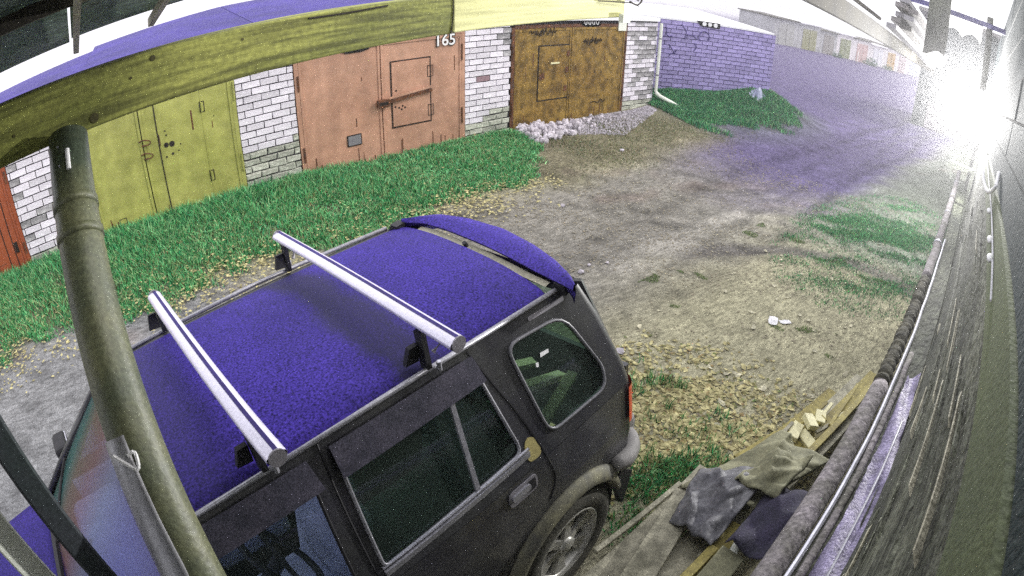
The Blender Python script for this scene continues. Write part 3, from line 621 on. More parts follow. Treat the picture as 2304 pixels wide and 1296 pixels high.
M_grass = bpy.data.materials.new('grass_blades'); M_grass.use_nodes = True
_n = M_grass.node_tree.nodes; _a = _n.new('ShaderNodeVertexColor'); _a.layer_name = 'Col'; M_grass.node_tree.links.new(_a.outputs[0], _n['Principled BSDF'].inputs['Base Color']); _n['Principled BSDF'].inputs['Roughness'].default_value = .6
_n['Principled BSDF'].inputs['Specular IOR Level'].default_value = .25
GC = [(.06, .36, .11), (.12, .48, .17), (.035, .18, .06), (.24, .58, .26), (.34, .56, .26), (.04, .33, .14), (.02, .10, .035)]
GB = GC + [(.22, .26, .10), (.28, .22, .10)]
GT = [(.03, .17, .11), (.02, .10, .07), (.05, .22, .11), (.12, .22, .11)]
def fbank(x, y):
    e = 5.62 + .10 * np.sin(x * 2.1) + .25 * np.clip((x - 3.2) / 2, 0, 1) + .9 * sstep(4.3, 6.0, x)
    lim = 5.35 + (y - 6.2) * .1
    return sstep(e - .1, e + .25, y + .32 * fbm(x, y, 2.5) + .15 * fbm(y, x, 6)) * (y < 7.52) * (x < lim + .3) * np.clip(.5 + 1.0 * fbm(x, y, 2.6), .12, 1)
hb = lambda x, y: .065 + .035 * np.clip(fbm(x, y, 4), -.8, 1.5) + .06 * sstep(6.4, 7.3, y) * (1 - sstep(1.5, 4, x)) + .02 * fbm(x, y, 2)
grass('grass', 'bright green grass bank in front of the garage doors', 120000, fbank, (-4.2, 6.0, 5.2, 7.5), hb, .010, GC + GC + GB, 21)
grass('grass', 'broad leaved weeds and clover in the green bank', 26000, lambda x, y: fbank(x, y) * np.clip(.2 + 1.2 * fbm(y, x, 3.1), 0, 1), (-4.2, 6.0, 5.2, 7.5), lambda x, y: .05 + 0 * x, .026, [(.10, .40, .14), (.18, .52, .24), (.05, .22, .08), (.26, .50, .22)], 31, 1.2)
grass('grass', 'dry straw stems mixed into the green bank', 7000, fbank, (-4.2, 6.0, 5.2, 7.5), lambda x, y: .09 + 0 * x, .005, [(.42, .38, .20), (.34, .28, .13), (.5, .46, .28)], 32, .9)
grass('grass', 'tall grass tufts against the green and red doors', 9000, lambda x, y: sstep(7.0, 7.35, y) * np.clip(.4 + fbm(x, y, 3), 0, 1) * (x < 1.6), (-4, 1.6, 6.9, 7.5), lambda x, y: .17 + 0 * x, .011, GC, 22)
fm = lambda x, y: np.clip(1.35 + .5 * fbm(x, y, 2.2) - np.hypot((x - 12.6) / 3.4, (y - 7.3) / 1.25), 0, 1) * np.clip(.7 + .6 * fbm(x, y, 1.5), .1, 1) * ((y - 8.08) * .8347 + (x - 10.15) * .5508 < -.02) * (y < 8.1)
grass('grass', 'dark green grass mound below the violet brick wall', 52000, fm, (9.4, 16.8, 5.2, 8.2), lambda x, y: .08 + .05 * fbm(x, y, 3), .013, GT + GT + GC, 23)
fr_ = lambda x, y: np.clip(1.3 - np.hypot((x - 7.9) / 2.1, (y - 1.6) / 1.15), 0, 1) * np.clip(.25 + 1.1 * fbm(x, y, 2.6), .03, 1)
grass('grass', 'patchy teal green grass beside the timber wall', 36000, fr_, (5.2, 11, .6, 3.6), lambda x, y: .032 + .012 * fbm(x, y, 2), .009, GT + GC + GC + [(.30, .36, .15)], 24)
fs = lambda x, y: np.clip(1.1 - np.hypot((x - 2.35) / .75, (y - 1.12) / .42), 0, 1) * np.clip(.4 + 1.0 * fbm(x, y, 4), 0, 1) + .25 * np.clip(1 - np.hypot((x - 3.0) / .5, (y - 1.7) / .6), 0, 1) * (fbm(x, y, 5) > .3)
grass('grass', 'green grass blades between the rear wheel and the board pile', 4200, fs, (1.2, 3.8, .5, 2.4), lambda x, y: .075 + .03 * fbm(x, y, 5), .008, GC + GB + [(.42, .40, .18), (.34, .36, .16)], 25)
fd_ = lambda x, y: np.clip(.25 + .7 * fbm(x, y, 1.1), 0, 1) * .6 * sstep(5.2, 6.2, y) * sstep(4.8, 6, x)
grass('grass', 'sparse dry grass on the dirt in front of the rubble', 14000, fd_, (4.8, 12.5, 4.6, 7.2), lambda x, y: .035 + 0 * x, .010, [(.20, .22, .10), (.26, .22, .13), (.12, .17, .09)], 26)
grass('grass', 'thin moss tufts scattered over the bare clay', 3500, lambda x, y: (fbm(x, y, 3.2) > .5) * .8, (3.0, 7, .8, 3.2), lambda x, y: .02 + 0 * x, .006, [(.20, .28, .08), (.12, .22, .06)], 27)

# ---------------------------------------------------------------- far row of garages
FA = Vector((48.0, 24.6)); FBv = Vector((72.0, 16.9)); fd = (FBv - FA).normalized(); fn = Vector((fd.y, -fd.x))
if fn.dot(-FA) < 0: fn = -fn
wallM = [mat('pale_render', (.80, .76, .76), .9, scale=.5, var=.2), mat('grey_render', (.50, .50, .50), .9, scale=.6, var=.3)]
fardoors = [(0, 'grey', (.42, .42, .40), 1), (3.4, 'olive', (.30, .30, .15), 1), (6.8, 'grey brown', (.30, .28, .26), 1), (9.6, 'olive green', (.24, .27, .13), 0), (12.6, 'pale pink', (.62, .42, .40), 0), (16.0, 'white', (.72, .72, .76), 0), (19.2, 'orange', (.52, .32, .10), 0), (22.0, 'dusty pink', (.55, .45, .45), 0), (24.6, 'pale blue', (.62, .66, .76), 0), (28, 'grey blue', (.4, .42, .55), 0), (31.4, 'white grey', (.6, .6, .62), 0)]
for k, (u, cn, c, wm) in enumerate(fardoors):
    u1 = fardoors[k + 1][0] if k + 1 < len(fardoors) else u + 3.2
    p = FA + fd * u; zb = g1(p.x, p.y) - .1
    rt_ = empty('garage', (p.x, p.y, zb), f'distant garage at the end of the lane with a {cn} door', 'garage', 'distant garages closing the lane')
    def FP(a, o, z): s = FA + fd * (u + a) + fn * o; return (s.x, s.y, zb + z)
    def fbox(name, a0, a1, o0, o1, z0, z1, m, par):
        b = B(); b.add([FP(a0, o0, z0), FP(a1, o0, z0), FP(a1, o1, z0), FP(a0, o1, z0), FP(a0, o0, z1), FP(a1, o0, z1), FP(a1, o1, z1), FP(a0, o1, z1)],
              [(0, 1, 2, 3), (7, 6, 5, 4), (0, 4, 5, 1), (1, 5, 6, 2), (2, 6, 7, 3), (3, 7, 4, 0)]); return b.obj(name, m, par)
    H = 2.5 + .12 * math.sin(k * 2.3); wd = u1 - u - .04
    fbox('wall', 0, wd, -5, 0, 0, H, wallM[wm], rt_)
    dm = mat('far_door_' + cn.replace(' ', '_'), c, .7, scale=1, var=.2)
    dl_ = fbox('door', wd * .2, wd * .82, .01, .06, .05, 2.1, dm, rt_); fbox('door_seam', wd * .5, wd * .51, .065, .07, .05, 2.1, M_line, dl_)
    fbox('roof', -.1, wd + .0, -5.2, .25, H + .01, H + .13, M_galv if k % 2 else M_dbeam, rt_)
p = FA + fd * 1.0 + fn * 6
vsh = [(p.x + 3, p.y - 1.5)]
b = B(); q = random.Random(4)
def bush(x, y, s, label, seed):
    b = B(); q = random.Random(seed); z = g1(x, y)
    for i in range(260):
        v = Vector((q.gauss(0, 1), q.gauss(0, 1), abs(q.gauss(0, .7)))); v = v.normalized() * q.random() ** .4 * s; c = Vector((x, y, z)) + v; e = s * .16
        b.add([c + Vector((q.uniform(-e, e), q.uniform(-e, e), q.uniform(-e, e))) for _ in range(3)], [(0, 1, 2)])
    tag(b.obj('bush', mat('bush_leaf', (.05, .15, .08), .8, scale=2, col2=(.03, .08, .04)), None), label, 'bush', 'bushes by the distant garages')
for u, s, lb in ((14.6, .9, 'low dark bush between the pale pink and white distant garages'), (18.4, .7, 'small bush left of the distant orange door'), (8.4, .6, 'scrubby bush before the distant olive green door')):
    p = FA + fd * u + fn * 1.2; bush(p.x, p.y, s, lb, int(u))
p = FA + fd * 8.9 + fn * 3.5; zb = g1(p.x, p.y)
brd = empty('sign_board', (p.x, p.y, zb), 'small white board propped in front of the distant garages', 'board')
B().box((p.x, p.y, zb + .75), (.55, .06, 1.0), Matrix.Rotation(.3, 3, 'Z')).obj('panel', M_whitep, brd); B().box((p.x, p.y + .1, zb + .12), (.08, .06, .24)).obj('leg', M_dbeam, brd)

# ---------------------------------------------------------------- beam, brace and posts at the camera
bd = Vector((math.cos(R(15.7)), math.sin(R(15.7)), 0)); bn = Vector((-bd.y, bd.x, 0))
def BP(s, o, z): return bd * s + bn * o + Vector((0, 0, z))
bo = BP(-2.2, 1.57, -.2)
be = empty('timber_beam', BP(0, 1.57, -.27), 'thick raw pine beam crossing the whole top of the view', 'beam')
def wood_bar(name, s0, s1, o0, o1, z0, z1, m, par):
    # built along local x so that the grain follows the beam
    L = s1 - s0; n = 14; b = B(); ob = bpy.data.objects.new(name, None)
    for i in range(n):
        pass
    b.box((0, 0, 0), (L, o1 - o0, z1 - z0)); me = b.mesh(name, m); o = bpy.data.objects.new(name, me); COL.objects.link(o); o.parent = par
    o.location = BP((s0 + s1) / 2, (o0 + o1) / 2, (z0 + z1) / 2) - par.location; o.rotation_euler = (0, 0, R(15.7))
    q = o.modifiers.new('bevel', 'BEVEL'); q.width = .006; q.segments = 2; return o
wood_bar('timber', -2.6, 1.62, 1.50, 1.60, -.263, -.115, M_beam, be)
wood_bar('lamplit_timber', 1.63, 3.06, 1.50, 1.60, -.261, -.09, M_beamend, be)  # lamp-lit stretch of the beam, its light painted in
def knot(s, z, r, nm='knot'):
    B().tube([BP(s, 1.4985, z), BP(s, 1.5015, z)], r, 12).obj(nm, mat('wood_knot', (.07, .065, .02), .8, scale=40, fine=.2), be)
for s, z, r in ((.28, -.238, .013), (.47, -.135, .008), (.40, -.17, .004), (.75, -.15, .004), (.05, -.2, .004)): knot(s, z, r)
B().tube(catmull([BP(.98, 1.4975, -.128), BP(1.12, 1.4975, -.131), BP(1.3, 1.4975, -.125)], 4), .003, 6).obj('crack', M_line, be)
B().tube(catmull([BP(1.62, 1.4975, -.10), BP(1.625, 1.4975, -.18), BP(1.61, 1.4975, -.262)], 4), .002, 6).obj('lit_edge_line', M_line, be)  # dark line drawn at the shading change along the beam
B().bar(BP(2.96, 1.47, -.262), BP(3.05, 1.47, -.262), .03, .05).obj('steel_plate', M_whitep, be)
for k, (z, a) in enumerate(((-.135, .0), (-.17, .012))): B().tube([BP(2.72, 1.49, z + .01), BP(3.10, 1.47, z), BP(3.18, 1.47, z - .02)], .004, 6).obj('nail', M_dbeam, be)
B().tube(catmull([BP(3.02, 1.46, -.09), BP(3.14, 1.46, -.10), BP(3.20, 1.46, -.15), BP(3.14, 1.46, -.18), BP(3.04, 1.46, -.16)], 5), .006, 6).obj('wire_loop', M_dbeam, be)
# leaning pipe brace
st = empty('brace_pipe', (-.215, .6, -1.1), 'thick olive painted steel pipe leaning up to the pine beam', 'pipe')
P0, P1 = Vector((-.217, 1.50, -.262)), Vector((-.237, .30, -1.537)); RP = lambda t: .057 + .021 * t
B().tube([P0.lerp(P1, t) for t in (0, .2, .4, .7, 1)], [RP(t) for t in (0, .2, .4, .7, 1)], 32).obj('pipe', M_strut, st, smooth=True)
for t in (.105, .15): B().tube([P0.lerp(P1, t), P0.lerp(P1, t + .012)], RP(t) + .004, 28).obj('collar', M_strut, st, smooth=True)
ax = (P1 - P0).normalized(); sd_ = ax.cross(Vector((0, 0, 1))).normalized(); nn = sd_.cross(ax).normalized()
if nn.z < 0: nn = -nn
if sd_.x > 0: sd_ = -sd_
rows = []
for i in range(12):
    t = .42 + .36 * i / 11; c = P0.lerp(P1, t); rows.append([c + (sd_ * math.cos(a) + nn * math.sin(a)) * (RP(t) + .003) for a in np.linspace(-.6, 1.62 - .35 * abs(i / 11 - .45), 15)])
B().grid(rows).obj('pale_sleeve', M_sleeve, st, smooth=True, solid=.002)  # thin pale shell round the left side of the lower pipe
c = P0.lerp(P1, .45) + (nn * .95 + sd_ * .25) * .071
B().tube(catmull([c + ax * -.02 + sd_ * .03, c + ax * .012, c + ax * .02 - sd_ * .016, c - ax * .012 - sd_ * .02, c - ax * .01 - sd_ * .002], 4), .005, 6).obj('white_paint_mark', M_white, st)
c = P0.lerp(P1, .04) + (nn * .97 - sd_ * .1) * .063; B().tube([c, c + ax * .055], .006, 8).obj('white_clip', M_white, st)
for t in (.03, .06): 
    c = P0.lerp(P1, t) + (nn * .93 + sd_ * .35) * .0585; B().tube([c, c + nn * .003], .003, 6).obj('rivet', M_alu, st)
# dark tube post and white board post
def azp(az, d): return Vector((math.cos(R(az)) * d, math.sin(R(az)) * d, 0))
c = azp(118.3, .95); sp = tag(B().box((c.x, c.y, -1.2), (.056, .04, 3.3), Matrix.Rotation(R(28), 3, 'Z')).obj('steel_post', M_tube, None, bevel=.006), 'slim dark square steel post at the lower left corner', 'post')
c = azp(125.7, 1.02); tag(B().box((c.x, c.y, -1.2), (.066, .03, 3.3), Matrix.Rotation(R(36), 3, 'Z')).obj('white_post', M_whitep, None, bevel=.004), 'white painted board post behind the dark steel post', 'post')

# carport roof at the upper left: boards on battens
cp = empty('carport_roof', W(-1.2, 1.0, .3), 'dark underside of the carport roof with pale battens at the upper left', 'roof')
def cz(x): return .02 + .13 * max(x, -1.0)
def plate(name, x0, x1, ya, yb, za, zb, th, m, par):
    b = B(); v = [W(x0, ya, za + cz(x0)), W(x1, ya, za + cz(x1)), W(x1, yb, zb + cz(x1)), W(x0, yb, zb + cz(x0))]; b.add(v + [p + U_ * th for p in v], [(0, 3, 2, 1), (4, 5, 6, 7), (0, 1, 5, 4), (1, 2, 6, 5), (2, 3, 7, 6), (3, 0, 4, 7)]); return b.obj(name, m, par)
ed = [(-4.2, .055), (-.56, .062), (-.3, .055), (-.04, .048), (.27, .045)]
xs_ = [-4.2, -3.2, -2.2, -1.2, -.56, -.02, .42]
for i in range(len(xs_) - 1):
    for (ya, yb) in ((2.12, 1.35), (1.345, .55), (.545, -.15)):
        za = -.055 + (2.12 - ya) * .22 + .01 * (i % 2); zb_ = -.055 + (2.12 - yb) * .22 + .01 * (i % 2)
        plate('panel', xs_[i] + .004, xs_[i + 1] - .004, ya, yb, za, zb_, .016, M_osb, cp)
for x in (-.36, .0, .29, -1.5): B().bar(W(x, 2.13, -.09 + cz(x)), W(x + .02, -.1, .40 + cz(x)), .022, .03, U_).obj('batten', M_batten, cp)
for y in (1.5, .9, .4): B().bar(W(-1.0, y, -.03 + (2.12 - y) * .22 - .04 + cz(-1.0)), W(.42, y, -.03 + (2.12 - y) * .22 - .04 + cz(.42)), .05, .045, U_).obj('purlin', M_dbeam, cp)

# ---------------------------------------------------------------- wall beside the camera
wl = empty('timber_wall', W(3, -.25, -3), 'weathered timber wall running from the camera toward the bright lamp', 'wall')
q = random.Random(2)
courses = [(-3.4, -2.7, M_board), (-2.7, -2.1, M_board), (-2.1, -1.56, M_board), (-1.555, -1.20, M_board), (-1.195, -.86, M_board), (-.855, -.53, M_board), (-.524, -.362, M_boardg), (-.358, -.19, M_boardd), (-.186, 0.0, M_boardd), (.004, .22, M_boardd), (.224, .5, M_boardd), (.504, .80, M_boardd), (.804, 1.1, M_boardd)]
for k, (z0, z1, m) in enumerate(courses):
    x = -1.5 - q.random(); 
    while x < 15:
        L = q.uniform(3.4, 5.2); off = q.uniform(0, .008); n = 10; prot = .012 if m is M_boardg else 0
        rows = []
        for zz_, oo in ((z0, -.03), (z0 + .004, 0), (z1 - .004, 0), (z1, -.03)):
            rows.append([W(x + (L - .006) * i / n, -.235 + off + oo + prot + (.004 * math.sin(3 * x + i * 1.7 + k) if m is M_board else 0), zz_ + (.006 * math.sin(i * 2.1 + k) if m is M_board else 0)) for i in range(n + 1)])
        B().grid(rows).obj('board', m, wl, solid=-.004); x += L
    if k in (): pass
quad = B(); quad.box((0, 0, 0), (17, .1, 4.6)); me = quad.mesh('wall_core', M_dbeam); o = bpy.data.objects.new('wall_core', me); COL.objects.link(o); o.parent = wl
RW = Matrix((D_, L_, U_)).transposed(); o.matrix_local = Matrix.Translation(W(6.8, -.33, -1.15) - wl.location) @ RW.to_4x4()
r = random.Random(44)
for i in range(34):
    x = r.uniform(.3, 5.5); z = r.uniform(-1.5, -.56); L = r.uniform(.15, .8)
    B().add([W(x, -.228, z), W(x + L, -.224 + r.uniform(0, .006), z + r.uniform(-.012, .012)), W(x + L * .9, -.214, z + .012), W(x + .02, -.216 + r.uniform(0, .01), z + .014)], [(0, 1, 2, 3)]).obj('splinter', M_board if i % 3 else M_wood2, wl, solid=.004)
# ledge: shelf board and strips lying on it, pipe in front
for i in range(6): B().bar(W(-.5 + i * 1.9, -.14, -1.575), W(1.39 + i * 1.9, -.14, -1.575 + .01 * (i % 2)), .16, .022, U_).obj('ledge_board', M_board, wl)
q = random.Random(8)
pp = empty('long_pipe', W(4, 0, -1.55), 'long rough pipe with mossy and bare stretches along the ledge', 'pipe')
def wig(x0, x1, y, z, n, amp, seed):
    r = random.Random(seed); return [W(x0 + (x1 - x0) * i / n, y + r.uniform(-amp, amp), z + r.uniform(-amp, amp)) for i in range(n + 1)]
B().tube(catmull(wig(.2, 2.86, .0, -1.55, 10, .003, 1), 3), .050, 14).obj('bare_pipe', M_log, pp, smooth=True)
pts = catmull(wig(2.87, 4.9, .0, -1.545, 22, .006, 2), 3); B().tube(pts, [.046 + .006 * math.sin(i * 1.9) for i in range(len(pts))], 12).obj('bark_stretch', M_bark, pp, smooth=True)
B().tube(catmull(wig(4.91, 13.2, .0, -1.55, 30, .004, 3), 2), .048, 12).obj('far_stretch', M_log, pp, smooth=True)
for x in (6.2, 8.0, 9.6, 11.2): B().tube([W(x, 0, -1.55), W(x + .06, 0, -1.55)], .056, 12).obj('pipe_band', M_alu, pp)
B().tube(wig(.3, 6.5, -.068, -1.535, 24, .003, 5), .013, 8).obj('metal_rod', M_alu, None); tag(bpy.context.scene.objects['metal_rod'], 'thin bright metal rod lying on the ledge beside the rough pipe', 'rod')
tag(B().tube(wig(.3, 3.4, -.105, -1.54, 14, .003, 6), .018, 8).obj('grey_conduit', M_log, None, smooth=True), 'grey conduit on the ledge between the bright rod and the lilac film', 'conduit')
r = random.Random(9); rows = [[], [], [], [], []]
for i in range(60):
    x = .45 + i * .045
    wv = .5 + .5 * math.sin(min(1, (x - .4) / 2.6) * math.pi)
    for j in range(5): rows[j].append(W(x, -.135 - j * .019 * (.4 + wv) + r.uniform(-.003, .003), -1.545 + .022 * math.sin(j * 1.5 + i * .25) + r.uniform(-.005, .005) + j * .02 * wv))
tag(B().grid(rows).obj('plastic_film', M_lilac, None, smooth=True), 'crumpled lilac plastic film lying along the foot of the timber wall', 'film')
tag(B().tube(wig(.7, 2.5, -.19, -1.47, 8, .004, 12), .006, 6).obj('edge_rod', M_alu, None), 'thin pale rod on the edge of the lilac film', 'rod')
# cable with bulbs, hose, bracket
lc = empty('bulb_cable', W(3, -.21, -.45), 'pale cable with small white bulbs strung along the timber wall', 'cable')
B().tube(catmull([W(7.5, -.20, -.30), W(5, -.205, -.36), W(3.6, -.21, -.41), W(2.8, -.21, -.42), W(2.0, -.21, -.44), W(1.6, -.215, -.47)], 5), .004, 6).obj('wire', M_cable, lc)
for x, z in ((5.6, -.34), (3.3, -.42), (2.75, -.43), (2.2, -.44), (1.95, -.445)):
    B().tube([W(x - .03, -.2, z), W(x - .015, -.2, z), W(x + .015, -.2, z), W(x + .03, -.2, z)], [.004, .013, .013, .004], 8).obj('bulb', M_white, lc, smooth=True)
tag(B().tube(catmull([W(3.6, -.15, -.36), W(3.45, -.17, -.40), W(3.15, -.19, -.40), W(2.95, -.21, -.34), W(3.1, -.22, -.28)], 6), .011, 8).obj('hose_hook', M_white, None, smooth=True), 'curved white hose end hooked on the timber wall below the lamp', 'hose')
bk = empty('wall_bracket', W(9.3, -.1, -.95), 'small white bracket sticking out below the lamp', 'bracket')
B().bar(W(9.3, -.22, -1.0), W(9.3, .20, -1.0), .10, .05, U_).obj('arm', M_whitep, bk); B().bar(W(9.3, .17, -1.02), W(9.3, .12, -1.25), .03, .03, D_).obj('stay', M_whitep, bk)
B().bar(W(9.3, -.215, -1.3), W(9.3, -.215, -.7), .06, .03, L_).obj('back_plate', M_whitep, bk)

sh = empty('shed', W(24, .6, -2.5), 'dark grey shed closing the lane behind the lamp', 'shed')
def wbx(name, x0, x1, y0, y1, z0, z1, m, par):
    b = B(); b.add([W(x0, y0, z0), W(x1, y0, z0), W(x1, y1, z0), W(x0, y1, z0), W(x0, y0, z1), W(x1, y0, z1), W(x1, y1, z1), W(x0, y1, z1)], [(0, 3, 2, 1), (4, 5, 6, 7), (0, 1, 5, 4), (1, 2, 6, 5), (2, 3, 7, 6), (3, 0, 4, 7)]); return b.obj(name, m, par)
wbx('wall', 24, 29, -3.5, 2.6, -3.6, 2.9, M_boardd, sh); wbx('roof', 23.7, 29.2, -3.7, 3.0, 2.91, 3.05, M_log, sh); wbx('door', 23.95, 23.99, -.2, 2.0, -3.0, -.6, M_log, sh)

# floodlight
LX = 9.4; lpos = W(LX, .10, -.02)
lm = empty('floodlight', lpos, 'dazzling white floodlight mounted on the timber wall', 'lamp')
B().bar(W(LX + .12, -.22, .0), W(LX + .12, .1, .0), .05, .05, U_).obj('arm', M_tube, lm)
bb = B(); bb.bar(W(LX + .10, .10, -.02), W(LX + .18, .10, -.02), .34, .26, U_); bb.obj('housing', M_tube, lm)
ML = mat('lamp_lens', (1, 1, 1), .5, fine=0, emit=((1, .99, .97), 60)); bb = B(); bb.bar(W(LX + .075, .10, -.02), W(LX + .095, .10, -.02), .30, .22, U_); bb.obj('lens', ML, lm)
ld = bpy.data.lights.new('floodlight_beam', 'SPOT'); ld.spot_size = R(54); ld.spot_blend = 1.0; ld.energy = 1500; ld.shadow_soft_size = .10; ld.color = (1, .98, .95)
lo = bpy.data.objects.new('floodlight_beam', ld); COL.objects.link(lo); lo.parent = lm; lo.location = W(LX - .04, .10, -.02) - lpos; lo.rotation_euler = D_.to_track_quat('Z', 'Y').to_euler()
l2 = bpy.data.lights.new('floodlight_spill', 'POINT'); l2.energy = 170; l2.shadow_soft_size = .1; l3 = bpy.data.objects.new('floodlight_spill', l2); COL.objects.link(l3); l3.parent = lm; l3.location = W(LX - .06, .14, -.02) - lpos

# further bay above the wall: dark purlin, thin rail, stacked slats, hanging things
tag(B().bar(W(3.0, 1.20, .37), W(14, 1.20, .37), .05, .17, U_).obj('dark_purlin', M_dbeam, None, bevel=.006), 'dark timber purlin slanting down from the top edge to the lamp', 'purlin')
tag(B().bar(W(4.3, 1.22, .53), W(6.3, 1.22, .53), .03, .03, U_).obj('thin_rail', M_dbeam, None), 'thin dark rail just above the dark purlin', 'rail')
ts = empty('slat_stack', W(5.8, .85, .5), 'stack of grey slats stored under the roof beside the lamp', 'slats')
for k, (y, z) in enumerate(((.92, .42), (.90, .50), (.88, .57), (.86, .64), (.84, .71), (.80, .46), (.76, .54), (.74, .62))):
    B().bar(W(5.35 + .1 * (k % 3), y, z), W(9.2, y - .1, z - .12), .10, .045, U_).obj('slat', M_log if k % 2 else M_steel, ts)
for k, (x, y, z, w1, h1, m, nm, lb, ct) in enumerate(((5.6, .50, .74, .22, .85, M_board, 'hanging_mat', 'dark grey panel hanging beside the slat stack at the top right', 'panel'),
        (6.0, .26, .80, .42, .40, M_sheet, 'sky_gap_sheet', 'white sheet added under the roof for the bright sky gap', 'sheet'))):  # second entry is added in place of the bright sky gap
    rows = []
    for i in range(9):
        f = i / 8; bot = z - h1 / 2 + (.07 * abs(math.sin(f * math.pi * 2)) if m is M_sheet else .03 * math.sin(f * 5))
        rows.append([W(x + .015 * math.sin(f * 9), y - w1 / 2 + w1 * f, bot), W(x + .02 * math.sin(f * 11), y - w1 / 2 + w1 * f, z), W(x, y - w1 / 2 + w1 * f, z + h1 / 2)])
    tag(B().grid(rows).obj(nm, m, None, smooth=True, solid=.006), lb, ct)
tag(B().bar(W(5.9, -.2, .80), W(5.9, 1.2, .80), .06, .05, U_).obj('dark_crossbar', M_roof, None), 'dark violet crossbar above the white sheet', 'crossbar')
tag(B().bar(W(5.95, -.05, .16), W(5.95, -.02, .9), .07, .05, D_).obj('pine_cleat', M_board, None), 'rough brownish cleat right of the white sheet', 'cleat')

# ---------------------------------------------------------------- pile of boards, tarpaulin, offcuts between wall and car
def P3(x, y, z): return Vector((x, y, z))
def plank(name, p, q_, wd, th, m, label, group=None, cat='plank'):
    o = B().bar(p, q_, wd, th).obj(name, m, None, bevel=.003); return tag(o, label, cat, group)
PG = 'planks lying by the timber wall'
plank('plank', P3(1.3, .93, -2.52), P3(2.05, .98, -2.60), .03, .03, M_wood2, 'thin pale batten along the car side of the board pile', PG)
plank('plank', P3(1.0, .74, -2.56), P3(2.3, .90, -2.64), .22, .03, M_wood2, 'wide grey board nearest the rear wheel', PG)
plank('plank', P3(1.05, .52, -2.50), P3(2.25, .66, -2.60), .20, .03, M_wood2, 'wide board half covered by the dark folded tarpaulin', PG)
plank('plank', P3(1.1, .40, -2.44), P3(2.0, .52, -2.52), .10, .04, M_wood, 'yellowish board end under the grey board', PG)
plank('plank', P3(2.2, .86, -2.74), P3(3.9, .74, -2.80), .12, .035, M_wood, 'long fresh plank on the outer edge of the pile', PG)
plank('plank', P3(2.3, .74, -2.68), P3(4.2, .62, -2.74), .11, .035, M_wood2, 'long olive plank second from the outer edge', PG)
plank('plank', P3(2.4, .62, -2.62), P3(4.3, .53, -2.70), .11, .035, M_wood, 'long yellow plank running under the rough pipe', PG)
plank('plank', P3(2.5, .50, -2.58), P3(4.3, .43, -2.66), .10, .035, M_wood2, 'long plank closest to the timber wall', PG)
plank('plank', P3(1.2, .62, -2.47), P3(1.95, .86, -2.50), .16, .022, M_wood2, 'crooked grey board lying across the others beside the wheel', PG)
plank('plank', P3(1.15, .33, -2.36), P3(1.75, .40, -2.40), .14, .03, M_tarpk, 'dark olive board against the pipe at the lower edge', PG)
plank('plank', P3(1.3, .47, -2.40), P3(1.72, .50, -2.42), .05, .03, M_wood, 'short yellow lath between the grey boards', PG)
plank('plank', P3(2.15, .80, -2.60), P3(2.75, .66, -2.52), .07, .03, M_wood, 'short dark yellow plank propped against the khaki tarpaulin', PG)
plank('plank', P3(2.7, .78, -2.66), P3(3.25, .60, -2.56), .06, .03, M_wood, 'slanting plank across the long planks', PG)
plank('plank', P3(2.55, .52, -2.52), P3(3.9, .47, -2.58), .05, .04, M_wood, 'narrow batten on top of the long planks', PG)
SL = ['thin stick on the khaki tarpaulin edge', 'short pale stick beside the offcuts', 'yellow stick crossing the long planks', 'thin stick slanting over the long fresh plank', 'stick lying nearest the bare dirt beyond the offcuts', 'thin olive stick beneath the offcuts', 'pale stick end poking out toward the litter', 'dark thin stick between plank and tarpaulin', 'longest thin stick beside the rough pipe']
q = random.Random(77)
for k, lb in enumerate(SL):
    x = 2.45 + .13 * k; y = .84 - .045 * k + q.uniform(-.04, .04); a_ = q.uniform(-.5, .35); L = q.uniform(.3, .7); z = -2.60 + q.uniform(0, .04)
    tag(B().bar(P3(x, y, z), P3(x + L * math.cos(a_), y + L * math.sin(a_) * .5 - .03, z - q.uniform(-.02, .06)), .025, .02).obj('stick', (M_wood, M_cutend, M_wood2)[k % 3]), lb, 'stick', 'sticks strewn on the board pile')
q = random.Random(12)
for k, (x, y, z, a, lb) in enumerate(((2.80, .74, -2.62, .5, 'leftmost pale wood offcut on the planks'), (2.98, .70, -2.58, .2, 'pale square offcut in the middle of the planks'), (3.12, .66, -2.55, .9, 'brightest offcut on top of the planks'), (3.0, .60, -2.60, 1.2, 'yellow offcut lying lowest on the planks'), (3.24, .63, -2.57, .4, 'offcut nearest the long plank ends'), (2.88, .64, -2.63, .1, 'dark sided offcut next to the khaki tarpaulin'))):
    tag(B().box((x, y, z), (.13 + .03 * (k % 2), .08, .045), Matrix.Rotation(a, 3, 'Z') @ Matrix.Rotation(.2 * (k % 3 - 1), 3, 'X')).obj('offcut', M_cutend if k != 5 else M_wood, None, bevel=.003), lb, 'offcut', 'wood offcuts on the planks')
